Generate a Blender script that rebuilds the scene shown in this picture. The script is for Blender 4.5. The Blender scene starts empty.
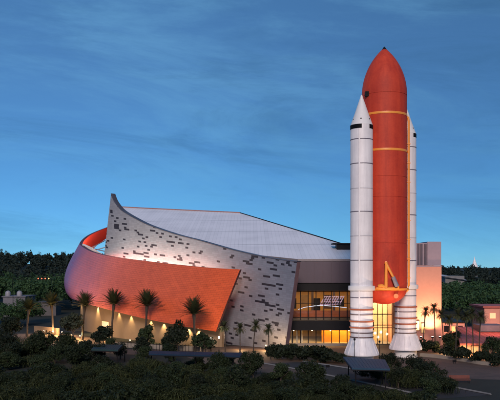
import bpy, math, random
import numpy as np
from mathutils import Vector, Matrix
R = math.radians
random.seed(7); RNG = np.random.default_rng(7)
SC = bpy.context.scene
COL = SC.collection

# ------------------------------------------------------------------ camera
F, HY, CZ = 730.0, 267.0, 17.0          # focal length in photo pixels, horizon row, eye height
cam = bpy.data.cameras.new('camera'); camo = bpy.data.objects.new('camera', cam); COL.objects.link(camo)
camo.location = (0, 0, CZ); camo.rotation_euler = (R(90), 0, 0)
cam.sensor_width = 36; cam.lens = 36 * F / 500; cam.shift_y = (HY - 200) / 500
cam.clip_start = 1; cam.clip_end = 20000
SC.camera = camo
# ------------------------------------------------------------------ sky, sun, exposure
SUN_EL, SUN_ROT = R(24), R(184)         # behind the viewer, low soft dusk light
world = bpy.data.worlds.new('World'); SC.world = world; world.use_nodes = True
def build_world():
    nt = world.node_tree; N = nt.nodes; L = nt.links
    bg = N['Background']
    sk = N.new('ShaderNodeTexSky'); sk.sky_type = 'NISHITA'; sk.sun_disc = False
    sk.sun_elevation = SUN_EL; sk.sun_rotation = SUN_ROT
    sk.air_density = .5; sk.dust_density = 0; sk.ozone_density = 8
    tc = N.new('ShaderNodeTexCoord')
    # thin streaky cloud: noise on the direction projected to a cloud layer
    sep = N.new('ShaderNodeSeparateXYZ'); L.new(tc.outputs['Generated'], sep.inputs[0])
    def m(op, a, b):
        n = N.new('ShaderNodeMath'); n.operation = op
        for i, v in enumerate((a, b)):
            if isinstance(v, (int, float)): n.inputs[i].default_value = v
            else: L.new(v, n.inputs[i])
        return n.outputs[0]
    cmb = N.new('ShaderNodeCombineXYZ')      # long flat streaks, a little tilted
    L.new(m('MULTIPLY', sep.outputs[0], 2.2), cmb.inputs[0]); L.new(m('MULTIPLY', sep.outputs[1], 1.0), cmb.inputs[1])
    L.new(m('ADD', m('MULTIPLY', sep.outputs[2], 10.0), m('MULTIPLY', sep.outputs[0], 1.1)), cmb.inputs[2])
    def noise(sc, det, rough, dist=0, off=(0, 0, 0)):
        mp = N.new('ShaderNodeMapping'); L.new(cmb.outputs[0], mp.inputs[0]); mp.inputs['Location'].default_value = off
        n = N.new('ShaderNodeTexNoise'); n.inputs['Scale'].default_value = sc; n.inputs['Detail'].default_value = det
        n.inputs['Roughness'].default_value = rough; n.inputs['Distortion'].default_value = dist
        L.new(mp.outputs[0], n.inputs['Vector']); return n.outputs[0]
    def ramp(v, a, b, ca=0, cb=1):
        n = N.new('ShaderNodeMapRange'); n.inputs[1].default_value = a; n.inputs[2].default_value = b
        n.inputs[3].default_value = ca; n.inputs[4].default_value = cb; n.interpolation_type = 'SMOOTHSTEP'
        L.new(v, n.inputs[0]); return n.outputs[0]
    def mix(fac, a, b):
        n = N.new('ShaderNodeMix'); n.data_type = 'RGBA'
        if isinstance(fac, (int, float)): n.inputs[0].default_value = fac
        else: L.new(fac, n.inputs[0])
        for i, v in ((6, a), (7, b)):
            if isinstance(v, tuple): n.inputs[i].default_value = (*v, 1)
            else: L.new(v, n.inputs[i])
        return n.outputs[2]
    base = mix(.36, sk.outputs[0], (1.0, 2.65, 6.0))      # high thin veil evens the sky out
    pale = m('MULTIPLY', ramp(noise(1.2, 10, .66, .5, (3, 1, 0)), .42, .70), .34)
    c1 = mix(pale, base, (1.75, 4.1, 7.4))
    big = ramp(noise(.55, 3, .5, 0, (7.7, 2, 5.1)), .28, .52)
    dark = m('MULTIPLY', m('MULTIPLY', ramp(noise(1.7, 10, .68, .7, (11.3, 4.2, 2.6)), .42, .68), big), .36)
    c2 = mix(dark, c1, (.45, 1.35, 3.2))
    side = N.new('ShaderNodeMix'); side.data_type = 'RGBA'; side.blend_type = 'MULTIPLY'; side.inputs[0].default_value = 1
    sv = ramp(sep.outputs[0], -.32, .36, 1.06, .84); cs = N.new('ShaderNodeCombineColor')
    L.new(m('MULTIPLY', sv, ramp(sep.outputs[2], 0, .3, .78, .98)), cs.inputs[0]); L.new(m('MULTIPLY', sv, 1.09), cs.inputs[1]); L.new(m('MULTIPLY', sv, .97), cs.inputs[2])
    L.new(c2, side.inputs[6]); L.new(cs.outputs[0], side.inputs[7]); c2 = side.outputs[2]
    L.new(c2, bg.inputs[0]); bg.inputs[1].default_value = .098
build_world()
sl = bpy.data.lights.new('sun', 'SUN'); so = bpy.data.objects.new('sun', sl); COL.objects.link(so)
sl.energy = 2.5; sl.angle = R(14); sl.color = (1.0, .79, .68)
sd = Vector((math.sin(SUN_ROT) * math.cos(SUN_EL), math.cos(SUN_ROT) * math.cos(SUN_EL), math.sin(SUN_EL)))
so.rotation_euler = sd.to_track_quat('Z', 'Y').to_euler(); so.location = sd * 300
SC.view_settings.view_transform = 'Standard'; SC.view_settings.look = 'None'
SC.view_settings.gamma = 1; SC.view_settings.exposure = 0; SC.view_settings.use_curve_mapping = False
SC.cycles.use_denoising = True; SC.cycles.max_bounces = 5; SC.cycles.transparent_max_bounces = 12
SC.cycles.sample_clamp_indirect = 4; SC.cycles.caustics_reflective = False; SC.cycles.caustics_refractive = False

# ------------------------------------------------------------------ helpers
def P(px, py, Y):
    """photo row/column at a chosen distance -> metres in the place"""
    return Vector(((px - 250) * Y / F, Y, CZ - (py - HY) * Y / F))
def GX(px, Y): return (px - 250) * Y / F

class NB:                                   # node helper
    def __init__(s, name):
        s.m = bpy.data.materials.new(name); s.m.use_nodes = True
        s.nt = s.m.node_tree; s.N = s.nt.nodes; s.L = s.nt.links; s.b = s.N['Principled BSDF']
    def node(s, t, **kw):
        n = s.N.new('ShaderNode' + t)
        for k, v in kw.items(): setattr(n, k, v)
        return n
    def put(s, sock, v):
        if isinstance(v, (int, float)): sock.default_value = v
        elif isinstance(v, tuple): sock.default_value = (*v, 1) if len(v) == 3 and sock.type == 'RGBA' else v
        else: s.L.new(v, sock)
    def math(s, op, a, b=0.0, c=0.0):
        n = s.node('Math', operation=op)
        for i, v in enumerate((a, b, c)): s.put(n.inputs[i], v)
        return n.outputs[0]
    def mix(s, f, a, b, bt='MIX'):
        n = s.node('Mix', data_type='RGBA', blend_type=bt); s.put(n.inputs[0], f); s.put(n.inputs[6], a); s.put(n.inputs[7], b); return n.outputs[2]
    def noise(s, vec, scale, det=4, rough=.55):
        n = s.node('TexNoise'); n.inputs['Scale'].default_value = scale; n.inputs['Detail'].default_value = det; n.inputs['Roughness'].default_value = rough
        if vec is not None: s.L.new(vec, n.inputs['Vector'])
        return n.outputs[0]
    def rng(s, v, a, b, c=0., d=1.):
        n = s.node('MapRange'); s.put(n.inputs[0], v)
        for i, x in enumerate((a, b, c, d)): n.inputs[i + 1].default_value = x
        return n.outputs[0]
    def obj(s): return s.node('TexCoord').outputs['Object']
    def uv(s): return s.node('TexCoord').outputs['UV']
    def bump(s, h, strength=.3, dist=.05):
        n = s.node('Bump'); n.inputs['Strength'].default_value = strength; n.inputs['Distance'].default_value = dist
        s.L.new(h, n.inputs['Height']); s.L.new(n.outputs[0], s.b.inputs['Normal'])

def mat(name, c, rough=.6, metal=0., nscale=.6, namt=.25, bump=0., fine=6., spec=.5):
    k = NB(name); v = k.obj()
    n1 = k.noise(v, nscale, 6, .6); n2 = k.noise(v, nscale * fine, 3, .6)
    f = k.math('ADD', k.math('MULTIPLY', n1, .65), k.math('MULTIPLY', n2, .35))
    lo = tuple(x * (1 - namt) for x in c); hi = tuple(min(1, x * (1 + namt)) for x in c)
    k.L.new(k.mix(k.rng(f, .3, .7), lo, hi), k.b.inputs['Base Color'])
    k.b.inputs['Roughness'].default_value = rough; k.b.inputs['Metallic'].default_value = metal
    k.b.inputs['Specular IOR Level'].default_value = spec
    if bump: k.bump(n2, bump)
    return k.m
def emis(name, c, s):
    k = NB(name); k.b.inputs['Base Color'].default_value = (*c, 1)
    k.b.inputs['Emission Color'].default_value = (*c, 1); k.b.inputs['Emission Strength'].default_value = s; return k.m
def leafmat(name, c1, c2, rough=.7):
    k = NB(name); g = k.node('NewGeometry'); oi = k.node('ObjectInfo')
    r = k.math('ADD', k.math('MULTIPLY', g.outputs['Random Per Island'], .7), k.math('MULTIPLY', oi.outputs['Random'], .3))
    n = k.noise(k.obj(), .35, 2)
    f = k.math('ADD', k.math('MULTIPLY', r, .6), k.math('MULTIPLY', k.rng(n, .3, .7), .4))
    k.L.new(k.mix(f, c1, c2), k.b.inputs['Base Color']); k.b.inputs['Roughness'].default_value = rough
    k.b.inputs['Specular IOR Level'].default_value = .25
    return k.m

class MB:
    def __init__(s): s.v = []; s.f = []; s.mi = []; s.uv = None
    def face(s, idx, m=0): s.f.append(tuple(idx)); s.mi.append(m)
    def add(s, vs): n = len(s.v); s.v += [tuple(v) for v in vs]; return n
    def poly(s, pts, m=0): n = s.add(pts); s.face(range(n, n + len(pts)), m); return s
    def prism(s, pts, z0, z1, m=0):            # vertical extrusion of a plan polygon (ccw)
        n = s.add([(p[0], p[1], z0) for p in pts]); k = len(pts); s.add([(p[0], p[1], z1) for p in pts])
        s.face(range(n + k - 1, n - 1, -1), m); s.face(range(n + k, n + 2 * k), m)
        for i in range(k): j = (i + 1) % k; s.face((n + i, n + j, n + k + j, n + k + i), m)
        return s
    def box(s, x0, x1, y0, y1, z0, z1, m=0): return s.prism([(x0, y0), (x1, y0), (x1, y1), (x0, y1)], z0, z1, m)
    def tube(s, path, r, seg=8, m=0, cap=True):
        path = [Vector(p) for p in path]; rs = r if isinstance(r, (list, tuple)) else [r] * len(path)
        rings = []
        for i, p in enumerate(path):
            t = (path[min(i + 1, len(path) - 1)] - path[max(i - 1, 0)]).normalized()
            a = t.cross(Vector((0, 0, 1)) if abs(t.z) < .9 else Vector((1, 0, 0))).normalized(); b = t.cross(a)
            rings.append(s.add([p + (a * math.cos(q) + b * math.sin(q)) * rs[i] for q in [2 * math.pi * k / seg for k in range(seg)]]))
        for i in range(len(rings) - 1):
            for k in range(seg):
                j = (k + 1) % seg; s.face((rings[i] + k, rings[i] + j, rings[i + 1] + j, rings[i + 1] + k), m)
        if cap:
            s.face([rings[0] + k for k in range(seg)][::-1], m); s.face([rings[-1] + k for k in range(seg)], m)
        return s
    def lathe(s, c, prof, seg=48, m=0):        # prof: (r, z) list, bottom to top
        rings = [s.add([(c[0] + r * math.cos(2 * math.pi * k / seg), c[1] + r * math.sin(2 * math.pi * k / seg), z) for k in range(seg)]) for r, z in prof]
        for i in range(len(rings) - 1):
            for k in range(seg):
                j = (k + 1) % seg; s.face((rings[i] + k, rings[i] + j, rings[i + 1] + j, rings[i + 1] + k), m)
        s.face([rings[0] + k for k in range(seg)][::-1], m); s.face([rings[-1] + k for k in range(seg)], m)
        return s
    def grid(s, G, m=0, flip=False, uvs=None):  # G[i][j] points
        n0 = len(s.v); ni, nj = len(G), len(G[0])
        for row in G: s.add(row)
        for i in range(ni - 1):
            for j in range(nj - 1):
                q = (n0 + i * nj + j, n0 + (i + 1) * nj + j, n0 + (i + 1) * nj + j + 1, n0 + i * nj + j + 1)
                s.face(q[::-1] if flip else q, m)
        if uvs is not None:
            s.uv = s.uv or {}
            for i in range(ni):
                for j in range(nj): s.uv[n0 + i * nj + j] = uvs[i][j]
        return s
    def build(s, name, mats, parent=None, smooth=None):
        me = bpy.data.meshes.new(name)
        off = Vector((0, 0, 0)); p = parent
        while p is not None: off += p.location; p = p.parent
        me.from_pydata([tuple(Vector(v) - off) for v in s.v], [], s.f)
        for m in (mats if isinstance(mats, (list, tuple)) else [mats]): me.materials.append(m)
        me.polygons.foreach_set('material_index', s.mi)
        if s.uv:
            ul = me.uv_layers.new(name='UVMap'); li = np.zeros(len(me.loops), dtype=np.int32); me.loops.foreach_get('vertex_index', li)
            ul.data.foreach_set('uv', np.array([s.uv.get(int(i), (0, 0)) for i in li], dtype=np.float32).ravel())
        if smooth is not None:
            me.shade_smooth(); me.set_sharp_from_angle(angle=R(smooth))
        me.update()
        o = bpy.data.objects.new(name, me); COL.objects.link(o)
        if parent is not None: o.parent = parent
        return o
def tag(o, label=None, cat=None, group=None, kind=None):
    if label: o['label'] = label
    if cat: o['category'] = cat
    if group: o['group'] = group
    if kind: o['kind'] = kind
    return o
def root(name, loc, label, cat, group=None):
    o = bpy.data.objects.new(name, None); COL.objects.link(o); o.location = loc; o.empty_display_size = .5
    return tag(o, label, cat, group)
def dup(o, loc, rz=0., sc=1., label=None):
    r = o.copy(); COL.objects.link(r); r.location = loc; r.rotation_euler = (0, 0, rz); r.scale = (sc, sc, sc)
    if label: r['label'] = label
    for ch in list(o.children):
        c = ch.copy(); COL.objects.link(c); c.parent = r
        for g in ch.children:
            d = g.copy(); COL.objects.link(d); d.parent = c
    return r
def lamp(kind, loc, energy, color, parent=None, target=None, size=60, radius=.15, blend=.6, sx=1, sy=1):
    l = bpy.data.lights.new('lamp_light', kind); l.energy = energy; l.color = color
    o = bpy.data.objects.new('lamp_light', l); COL.objects.link(o)
    off = Vector((0, 0, 0)); p = parent
    while p is not None: off += p.location; p = p.parent
    o.location = Vector(loc) - off
    if target is not None: o.rotation_euler = (Vector(target) - Vector(loc)).to_track_quat('-Z', 'Y').to_euler()
    if kind == 'SPOT': l.spot_size = R(size); l.spot_blend = blend; l.shadow_soft_size = radius
    elif kind == 'AREA': l.shape = 'RECTANGLE'; l.size = sx; l.size_y = sy
    else: l.shadow_soft_size = radius
    if parent is not None: o.parent = parent
    return o
def npmesh(name, V, quads, mats, parent=None):
    me = bpy.data.meshes.new(name); nq = len(quads)
    me.vertices.add(len(V)); me.vertices.foreach_set('co', np.asarray(V, dtype=np.float32).ravel())
    me.loops.add(nq * 4); me.loops.foreach_set('vertex_index', np.asarray(quads, dtype=np.int32).ravel())
    me.polygons.add(nq); me.polygons.foreach_set('loop_start', np.arange(nq, dtype=np.int32) * 4)
    me.update(calc_edges=True); me.validate()
    for m in (mats if isinstance(mats, (list, tuple)) else [mats]): me.materials.append(m)
    o = bpy.data.objects.new(name, me); COL.objects.link(o)
    if parent is not None: o.parent = parent
    return o
def catmull(pts, n):
    pts = np.array(pts, float); k = len(pts); ext = np.vstack([2 * pts[0] - pts[1], pts, 2 * pts[-1] - pts[-2]])
    out = []
    for t in np.linspace(0, k - 1, n):
        i = min(int(t), k - 2); u = t - i; a, b, c, d = ext[i:i + 4]
        out.append(.5 * ((2 * b) + (-a + c) * u + (2 * a - 5 * b + 4 * c - d) * u ** 2 + (-a + 3 * b - 3 * c + d) * u ** 3))
    return np.array(out)

# ------------------------------------------------------------------ materials
WARM = (1.0, .62, .28); AMBER = (1.0, .46, .12); PALE = (1.0, .82, .62)
M_grass = mat('night_lawn', (.008, .012, .006), .9, 0, .25, .5, .4, 12)  # lawn tone lowered in place of shade on the ground
M_plaza = mat('plaza_paving', (.10, .068, .052), .75, 0, .12, .22, .2, 20)
def add_joints(m, w, h):
    nt = m.node_tree; b_ = nt.nodes['Principled BSDF']; src = b_.inputs['Base Color'].links[0].from_socket
    br = nt.nodes.new('ShaderNodeTexBrick'); tc = nt.nodes.new('ShaderNodeTexCoord'); nt.links.new(tc.outputs['Object'], br.inputs['Vector'])
    br.inputs['Scale'].default_value = 1; br.inputs['Brick Width'].default_value = w; br.inputs['Row Height'].default_value = h; br.inputs['Mortar Size'].default_value = .03
    br.inputs['Color1'].default_value = (1, 1, 1, 1); br.inputs['Color2'].default_value = (.72, .72, .72, 1); br.inputs['Mortar'].default_value = (.35, .35, .35, 1)
    mx = nt.nodes.new('ShaderNodeMix'); mx.data_type = 'RGBA'; mx.blend_type = 'MULTIPLY'; mx.inputs[0].default_value = 1
    nt.links.new(src, mx.inputs[6]); nt.links.new(br.outputs['Color'], mx.inputs[7]); nt.links.new(mx.outputs[2], b_.inputs['Base Color'])
add_joints(M_plaza, 2.4, 1.2)
M_asphalt = mat('asphalt', (.022, .022, .025), .85, 0, .3, .25, .3, 20)
M_kerb = mat('kerb_concrete', (.15, .15, .15), .8, 0, .5, .2)
M_conc = mat('pale_concrete', (.26, .225, .185), .8, 0, .3, .15, .1)
M_beige = mat('beige_render', (.21, .15, .095), .8, 0, .3, .12, .1)
M_dark = mat('dark_metal', (.010, .010, .012), .5, 0, spec=.15)
M_black = mat('black_paint', (.006, .006, .008), .6, 0, spec=.1)
M_white = mat('white_paint', (.72, .71, .70), .5, 0, .35, .05)
M_fascia = mat('lilac_grey_metal_panel', (.078, .058, .078), .45, .1, .2, .1)
M_redint = mat('red_lining', (.62, .05, .03), .55, 0, .3, .1)
M_whitelin = mat('white_lining', (.75, .73, .70), .6)
M_orangepaint = mat('orange_yellow_paint', (.82, .30, .04), .45, 0, .5, .1)
M_bluemetal = mat('sky_tinted_roofing', (.022, .058, .10), .6, 0., .4, .2, spec=.15)  # blue of the reflected sky put into the roofing colour
M_navy = mat('navy_roofing', (.008, .026, .055), .6, 0, .4, .2, spec=.15)
M_teal = mat('teal_roofing', (.018, .045, .048), .6, 0, .4, .2, spec=.15)
M_trunk = mat('palm_bark', (.045, .034, .026), .9, 0, 3, .4, .5)
M_bark = mat('tree_bark', (.07, .055, .045), .9, 0, 2, .4, .5)
M_leafdark = leafmat('dark_leaf', (.004, .008, .004), (.016, .026, .010))  # leaf tone lowered to stand in for foreground shade
M_leafforest = leafmat('forest_leaf', (.010, .028, .011), (.040, .092, .034))
M_leaffar = leafmat('far_forest_leaf', (.006, .012, .010), (.020, .034, .026))
M_leafmid = leafmat('garden_leaf', (.010, .020, .008), (.036, .056, .020))
M_leafolive = leafmat('olive_leaf', (.018, .026, .016), (.050, .060, .034))
M_frond = leafmat('palm_frond', (.014, .020, .008), (.050, .060, .022))
M_sabal = leafmat('sabal_frond', (.022, .032, .014), (.065, .075, .03))

def m_wrap():
    k = NB('iridescent_orange_cladding'); uv = k.uv()
    sx = k.node('SeparateXYZ'); k.L.new(uv, sx.inputs[0])
    lw = k.node('LayerWeight'); lw.inputs['Blend'].default_value = .5
    f = k.rng(lw.outputs['Facing'], .12, .82)
    r = k.node('ValToRGB'); k.L.new(f, r.inputs[0]); e = r.color_ramp.elements
    e[0].position = 0; e[0].color = (.68, .10, .024, 1); e[1].position = 1; e[1].color = (.32, .13, .26, 1)
    for p, c in ((.35, (.70, .125, .05, 1)), (.62, (.72, .18, .14, 1)), (.82, (.56, .18, .22, 1))):
        q = e.new(p); q.color = c
    row = k.math('DIVIDE', sx.outputs[1], .48); ri = k.math('FLOOR', row)
    col = k.math('ADD', k.math('DIVIDE', sx.outputs[0], 1.0), k.math('MULTIPLY', k.math('MODULO', ri, 2.), .5)); ci = k.math('FLOOR', col)
    cb = k.node('CombineXYZ'); k.L.new(ri, cb.inputs[0]); k.L.new(ci, cb.inputs[1])
    wn = k.node('TexWhiteNoise', noise_dimensions='2D'); k.L.new(cb.outputs[0], wn.inputs['Vector'])
    big = k.noise(k.obj(), .12, 3)
    val = k.math('ADD', k.rng(wn.outputs[0], 0, 1, .93, 1.05), k.rng(big, .3, .7, -.10, .10))
    fr = k.math('FRACT', row); fc = k.math('FRACT', col)
    seam = k.math('MAXIMUM', k.math('LESS_THAN', fr, .10), k.math('LESS_THAN', fc, .05))
    val = k.math('MULTIPLY', val, k.math('SUBTRACT', 1., k.math('MULTIPLY', seam, .42)))
    hs = k.node('HueSaturation'); k.L.new(r.outputs[0], hs.inputs['Color']); k.L.new(val, hs.inputs['Value'])
    k.L.new(hs.outputs[0], k.b.inputs['Base Color'])
    k.b.inputs['Metallic'].default_value = .05; k.b.inputs['Specular IOR Level'].default_value = .35; k.L.new(k.rng(wn.outputs[0], 0, 1, .36, .52), k.b.inputs['Roughness'])
    k.bump(k.math('SUBTRACT', fr, k.math('MULTIPLY', seam, .4)), .25, .03)
    return k.m
def m_tiles():
    k = NB('grey_shingle_cladding'); uv = k.uv(); sx = k.node('SeparateXYZ'); k.L.new(uv, sx.inputs[0])
    H, W = .42, .92
    row = k.math('DIVIDE', sx.outputs[1], H); ri = k.math('FLOOR', row)
    w1 = k.node('TexWhiteNoise', noise_dimensions='1D'); k.L.new(ri, w1.inputs['W'])
    col = k.math('ADD', k.math('DIVIDE', sx.outputs[0], W), k.math('MULTIPLY', w1.outputs[0], 3.)); ci = k.math('FLOOR', col)
    def wn(a, b, o):
        cb = k.node('CombineXYZ'); k.L.new(a, cb.inputs[0]); k.L.new(b, cb.inputs[1]); cb.inputs[2].default_value = o
        n = k.node('TexWhiteNoise', noise_dimensions='3D'); k.L.new(cb.outputs[0], n.inputs['Vector']); return n.outputs[0]
    r1 = wn(ri, ci, 0.); r2 = wn(ri, k.math('FLOOR', k.math('DIVIDE', ci, 2.)), 3.)
    cb = k.node('CombineXYZ'); k.L.new(k.math('MULTIPLY', ci, W * .6), cb.inputs[0]); k.L.new(k.math('MULTIPLY', ri, H * 2.2), cb.inputs[1])
    clus = k.noise(cb.outputs[0], .33, 2, .5)
    thr = k.rng(clus, .38, .64, .04, .20)
    dark = k.math('MAXIMUM', k.math('LESS_THAN', r1, k.math('MULTIPLY', thr, .55)), k.math('LESS_THAN', r2, k.math('MULTIPLY', thr, .62)))
    fr = k.math('FRACT', row); fc = k.math('FRACT', col)
    seam = k.math('MAXIMUM', k.math('LESS_THAN', fr, .09), k.math('LESS_THAN', fc, .035))
    big = k.noise(k.obj(), .09, 4)
    v = k.math('MULTIPLY', k.math('ADD', k.rng(wn(ri, ci, 9.), 0, 1, .90, 1.08), k.rng(big, .3, .7, -.07, .07)), k.math('SUBTRACT', 1., k.math('MULTIPLY', seam, .22)))
    lc = k.mix(k.rng(v, 0., 1.3), (0, 0, 0), (.262, .285, .355))
    k.L.new(k.mix(dark, lc, (.022, .021, .034)), k.b.inputs['Base Color'])
    k.b.inputs['Roughness'].default_value = .5; k.b.inputs['Metallic'].default_value = .25
    k.bump(k.math('SUBTRACT', fr, k.math('ADD', k.math('MULTIPLY', seam, .4), k.math('MULTIPLY', dark, .6))), .22, .05)
    return k.m
def m_roof():
    k = NB('standing_seam_roofing'); uv = k.uv(); sx = k.node('SeparateXYZ'); k.L.new(uv, sx.inputs[0])
    a = k.math('FRACT', k.math('DIVIDE', sx.outputs[0], .9)); b = k.math('FRACT', k.math('DIVIDE', k.math('ADD', sx.outputs[1], 2.), 20.))
    seam = k.math('LESS_THAN', a, .10); lap = k.math('LESS_THAN', b, .022)
    n = k.noise(k.obj(), .12, 5); w = k.node('TexWhiteNoise', noise_dimensions='1D'); k.L.new(k.math('FLOOR', k.math('DIVIDE', sx.outputs[0], .9)), w.inputs['W'])
    v = k.math('ADD', k.rng(n, .3, .7, .88, 1.06), k.rng(w.outputs[0], 0, 1, -.04, .04))
    v = k.math('MULTIPLY', v, k.math('SUBTRACT', 1., k.math('ADD', k.math('MULTIPLY', seam, .14), k.math('MULTIPLY', lap, .4))))
    k.L.new(k.mix(k.rng(v, 0, 1.0), (0, 0, 0), (.90, .87, .88)), k.b.inputs['Base Color'])
    k.b.inputs['Roughness'].default_value = .4; k.b.inputs['Metallic'].default_value = 0.
    k.bump(seam, .5, .05); return k.m
def m_tank():
    k = NB('rust_orange_foam'); v = k.obj()
    n1 = k.noise(v, .15, 6, .65); n2 = k.noise(v, 3., 4, .7)
    mp = k.node('Mapping'); k.L.new(v, mp.inputs[0]); mp.inputs['Scale'].default_value = (1, 1, .06)
    n3 = k.noise(mp.outputs[0], 1.2, 4, .6)
    f = k.math('ADD', k.math('MULTIPLY', n1, .45), k.math('ADD', k.math('MULTIPLY', n2, .2), k.math('MULTIPLY', n3, .35)))
    k.L.new(k.mix(k.rng(f, .36, .64), (.36, .026, .014), (.60, .064, .026)), k.b.inputs['Base Color'])
    k.b.inputs['Roughness'].default_value = .62; k.b.inputs['Specular IOR Level'].default_value = .3; k.bump(n2, .15, .03); return k.m
def m_srb():
    k = NB('white_booster_paint'); v = k.obj()
    mp = k.node('Mapping'); k.L.new(v, mp.inputs[0]); mp.inputs['Scale'].default_value = (1, 1, .08)
    n = k.noise(mp.outputs[0], 1.6, 8, .7); n2 = k.noise(v, .35, 6, .65)
    f = k.math('ADD', k.math('MULTIPLY', n, .6), k.math('MULTIPLY', n2, .4))
    k.L.new(k.mix(k.rng(f, .3, .7), (.60, .575, .59), (.90, .875, .88)), k.b.inputs['Base Color'])
    k.b.inputs['Roughness'].default_value = .42; return k.m
def m_glass():
    k = NB('curtain_glass'); N = k.N; tr = k.node('BsdfTransparent'); tr.inputs[0].default_value = (.86, .88, .88, 1)
    gl = k.node('BsdfGlossy'); gl.inputs['Roughness'].default_value = .03; fr = k.node('Fresnel'); fr.inputs[0].default_value = 1.5
    mx = k.node('MixShader'); k.L.new(fr.outputs[0], mx.inputs[0]); k.L.new(tr.outputs[0], mx.inputs[1]); k.L.new(gl.outputs[0], mx.inputs[2])
    k.L.new(mx.outputs[0], N['Material Output'].inputs[0]); return k.m
M_wrap, M_tile, M_roof, M_tank, M_srb, M_glass = m_wrap(), m_tiles(), m_roof(), m_tank(), m_srb(), m_glass()
M_pink = mat('salmon_render', (.58, .27, .20), .75, 0, .25, .1, .1)
M_mauve = mat('mauve_metal_panel', (.30, .23, .27), .5, .2, .3, .1)
M_amberwall = mat('amber_interior', (.50, .30, .11), .7, 0, .4, .2)
M_woodfl = mat('interior_floor', (.30, .20, .12), .6)
M_lampglow = emis('lamp_glow', (1, .72, .38), 9)
M_lampwhite = emis('white_lamp_glow', (1, .9, .75), 7)

# ------------------------------------------------------------------ terrain, sheets
def sstep(a, b, x): t = min(1, max(0, (x - a) / (b - a))); return t * t * (3 - 2 * t)
def terrain(x, y):
    if y < 380: return 0.
    s = .079 + (.024 - .079) * sstep(-110, 130, x)
    return (min(y, 640) - 380) * s + 1.5 * math.sin(x * .013) * sstep(380, 480, y)
xs = sorted(set([-6000, -3000, -1800, -1200] + list(range(-900, 901, 45)) + [1200, 1800, 3000, 6000]))
ys = sorted(set([-900, -400, -150, 0, 60, 120, 180, 240, 300] + list(range(360, 760, 20)) + [800, 900, 1100, 1500, 2200, 3500, 6000, 9000]))
tb = MB(); tb.grid([[(x, y, terrain(x, y)) for y in ys] for x in xs])
tag(tb.build('ground', M_grass, None, 60), kind='structure')
def sheet(name, pts, z, m):
    b = MB(); b.poly([(p[0], p[1], z) for p in pts]); return tag(b.build(name, m), kind='structure')
sheet('plaza', [(-4, 119), (30, 112), (62, 104), (90, 106), (90, 142), (46, 141), (42, 163), (3, 163), (-12, 150), (-30, 152), (-34, 146), (-12, 138)], .004, M_plaza)
sheet('entrance_path', [(-66, 172), (-54, 176), (-44, 168), (-36, 162), (-26, 157), (-30, 151), (-40, 155), (-50, 160), (-60, 160), (-72, 164)], .012, mat('glow_tinted_path', (.19, .13, .085), .8, 0, .6, .25, .2))  # path tone warmed to stand in for orange lamp glow
sheet('glow_path', [(-60, 186), (-48, 187), (-40, 178), (-32, 169), (-27, 160), (-34, 156), (-42, 164), (-50, 172), (-58, 178)], .008, bpy.data.materials['glow_tinted_path'])  # path extension added so lamp glow shows on the dark ground
# service road in the foreground with two pale kerbs
road = [P(270, 353, 1)]
ra = [(2.5, 128), (9, 119), (16, 108), (24, 94)]; rb = [(9.5, 131), (16.0, 122.5), (23.5, 111.5), (32, 97)]
sheet('service_road', ra + rb[::-1], .016, M_asphalt)
for nm, ln in (('kerb', ra), ('kerb', rb)):
    kb = MB(); c = catmull(ln, 14); kb.tube([(p[0], p[1], .07) for p in c], .16, 4); tag(kb.build(nm, M_kerb), kind='structure')

# ------------------------------------------------------------------ launch stack
SL, SR, ET = (19.9, 130.2), (29.57, 138.8), (24.75, 134.5)
stack = root('rocket_stack', (ET[0], ET[1], 0), 'towering rust orange fuel tank with two white rocket boosters standing upright on the plaza', 'rocket')
def ogive(r, z0, z1, n=26):                  # tangent ogive
    Ln = z1 - z0; rho = (r * r + Ln * Ln) / (2 * r)
    return [(math.sqrt(max(0, rho * rho - (Ln * i / n) ** 2)) + r - rho, z0 + Ln * i / n) for i in range(n + 1)]
tk = MB(); rt = 4.1
prof = [(.3, 10.15)] + [(rt * math.sin(a), 13.1 - 2.95 * math.cos(a)) for a in [R(8 + 82 * i / 12) for i in range(13)]]
for z in (21.3, 29.6, 33.3, 48.3): prof += [(rt, z - .06), (rt - .05, z - .05), (rt - .05, z + .05), (rt, z + .06)]
prof += ogive(rt, 48.6, 57.4)[:-1]
prof = [p for p in prof if p[0] > .02]
tk.lathe(ET, prof, 72)
tank = tk.build('fuel_tank', M_tank, stack, 35)
b = MB(); b.lathe(ET, [(.50, 56.70), (.64, 56.72), (.40, 57.1), (.16, 57.45), (.02, 57.6)], 20); b.build('nose_spike', M_dark, tank, 30)
for z in (44.7, 38.1):
    b = MB(); b.lathe(ET, [(rt - .1, z - .2), (rt + .05, z - .2), (rt + .07, z - .1), (rt + .07, z + .1), (rt + .05, z + .2), (rt - .1, z + .2)], 72); b.build('yellow_ring', M_orangepaint, tank, 30)
b = MB(); b.lathe(ET, [(rt - .1, 12.78), (rt + .10, 12.78), (rt + .12, 13.16), (rt - .1, 13.16)], 72); b.build('aft_ring', M_orangepaint, tank, 30)
b = MB(); fx = ET[0] + 4.28; fy = ET[1] - .95
b.tube([(fx - .5, fy, 44.6), (fx - .1, fy, 44.3), (fx, fy, 43.6), (fx, fy, 13.6), (fx - .1, fy, 12.9), (fx - .6, fy + .2, 12.4)], .22, 14)
for z in np.arange(15, 43, 3.5): b.box(fx - .3, fx + .28, fy - .28, fy + .28, z - .08, z + .08)
b.build('feed_line', M_orangepaint, tank, 40)
def onface(px, py, off):                   # a point standing off the tank's front skin
    Y = ET[1] - 4.2
    for _ in range(4):
        x = GX(px, Y); Y = ET[1] - math.sqrt(max(.2, (rt + off) ** 2 - (x - ET[0]) ** 2))
    return P(px, py, Y)
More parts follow.
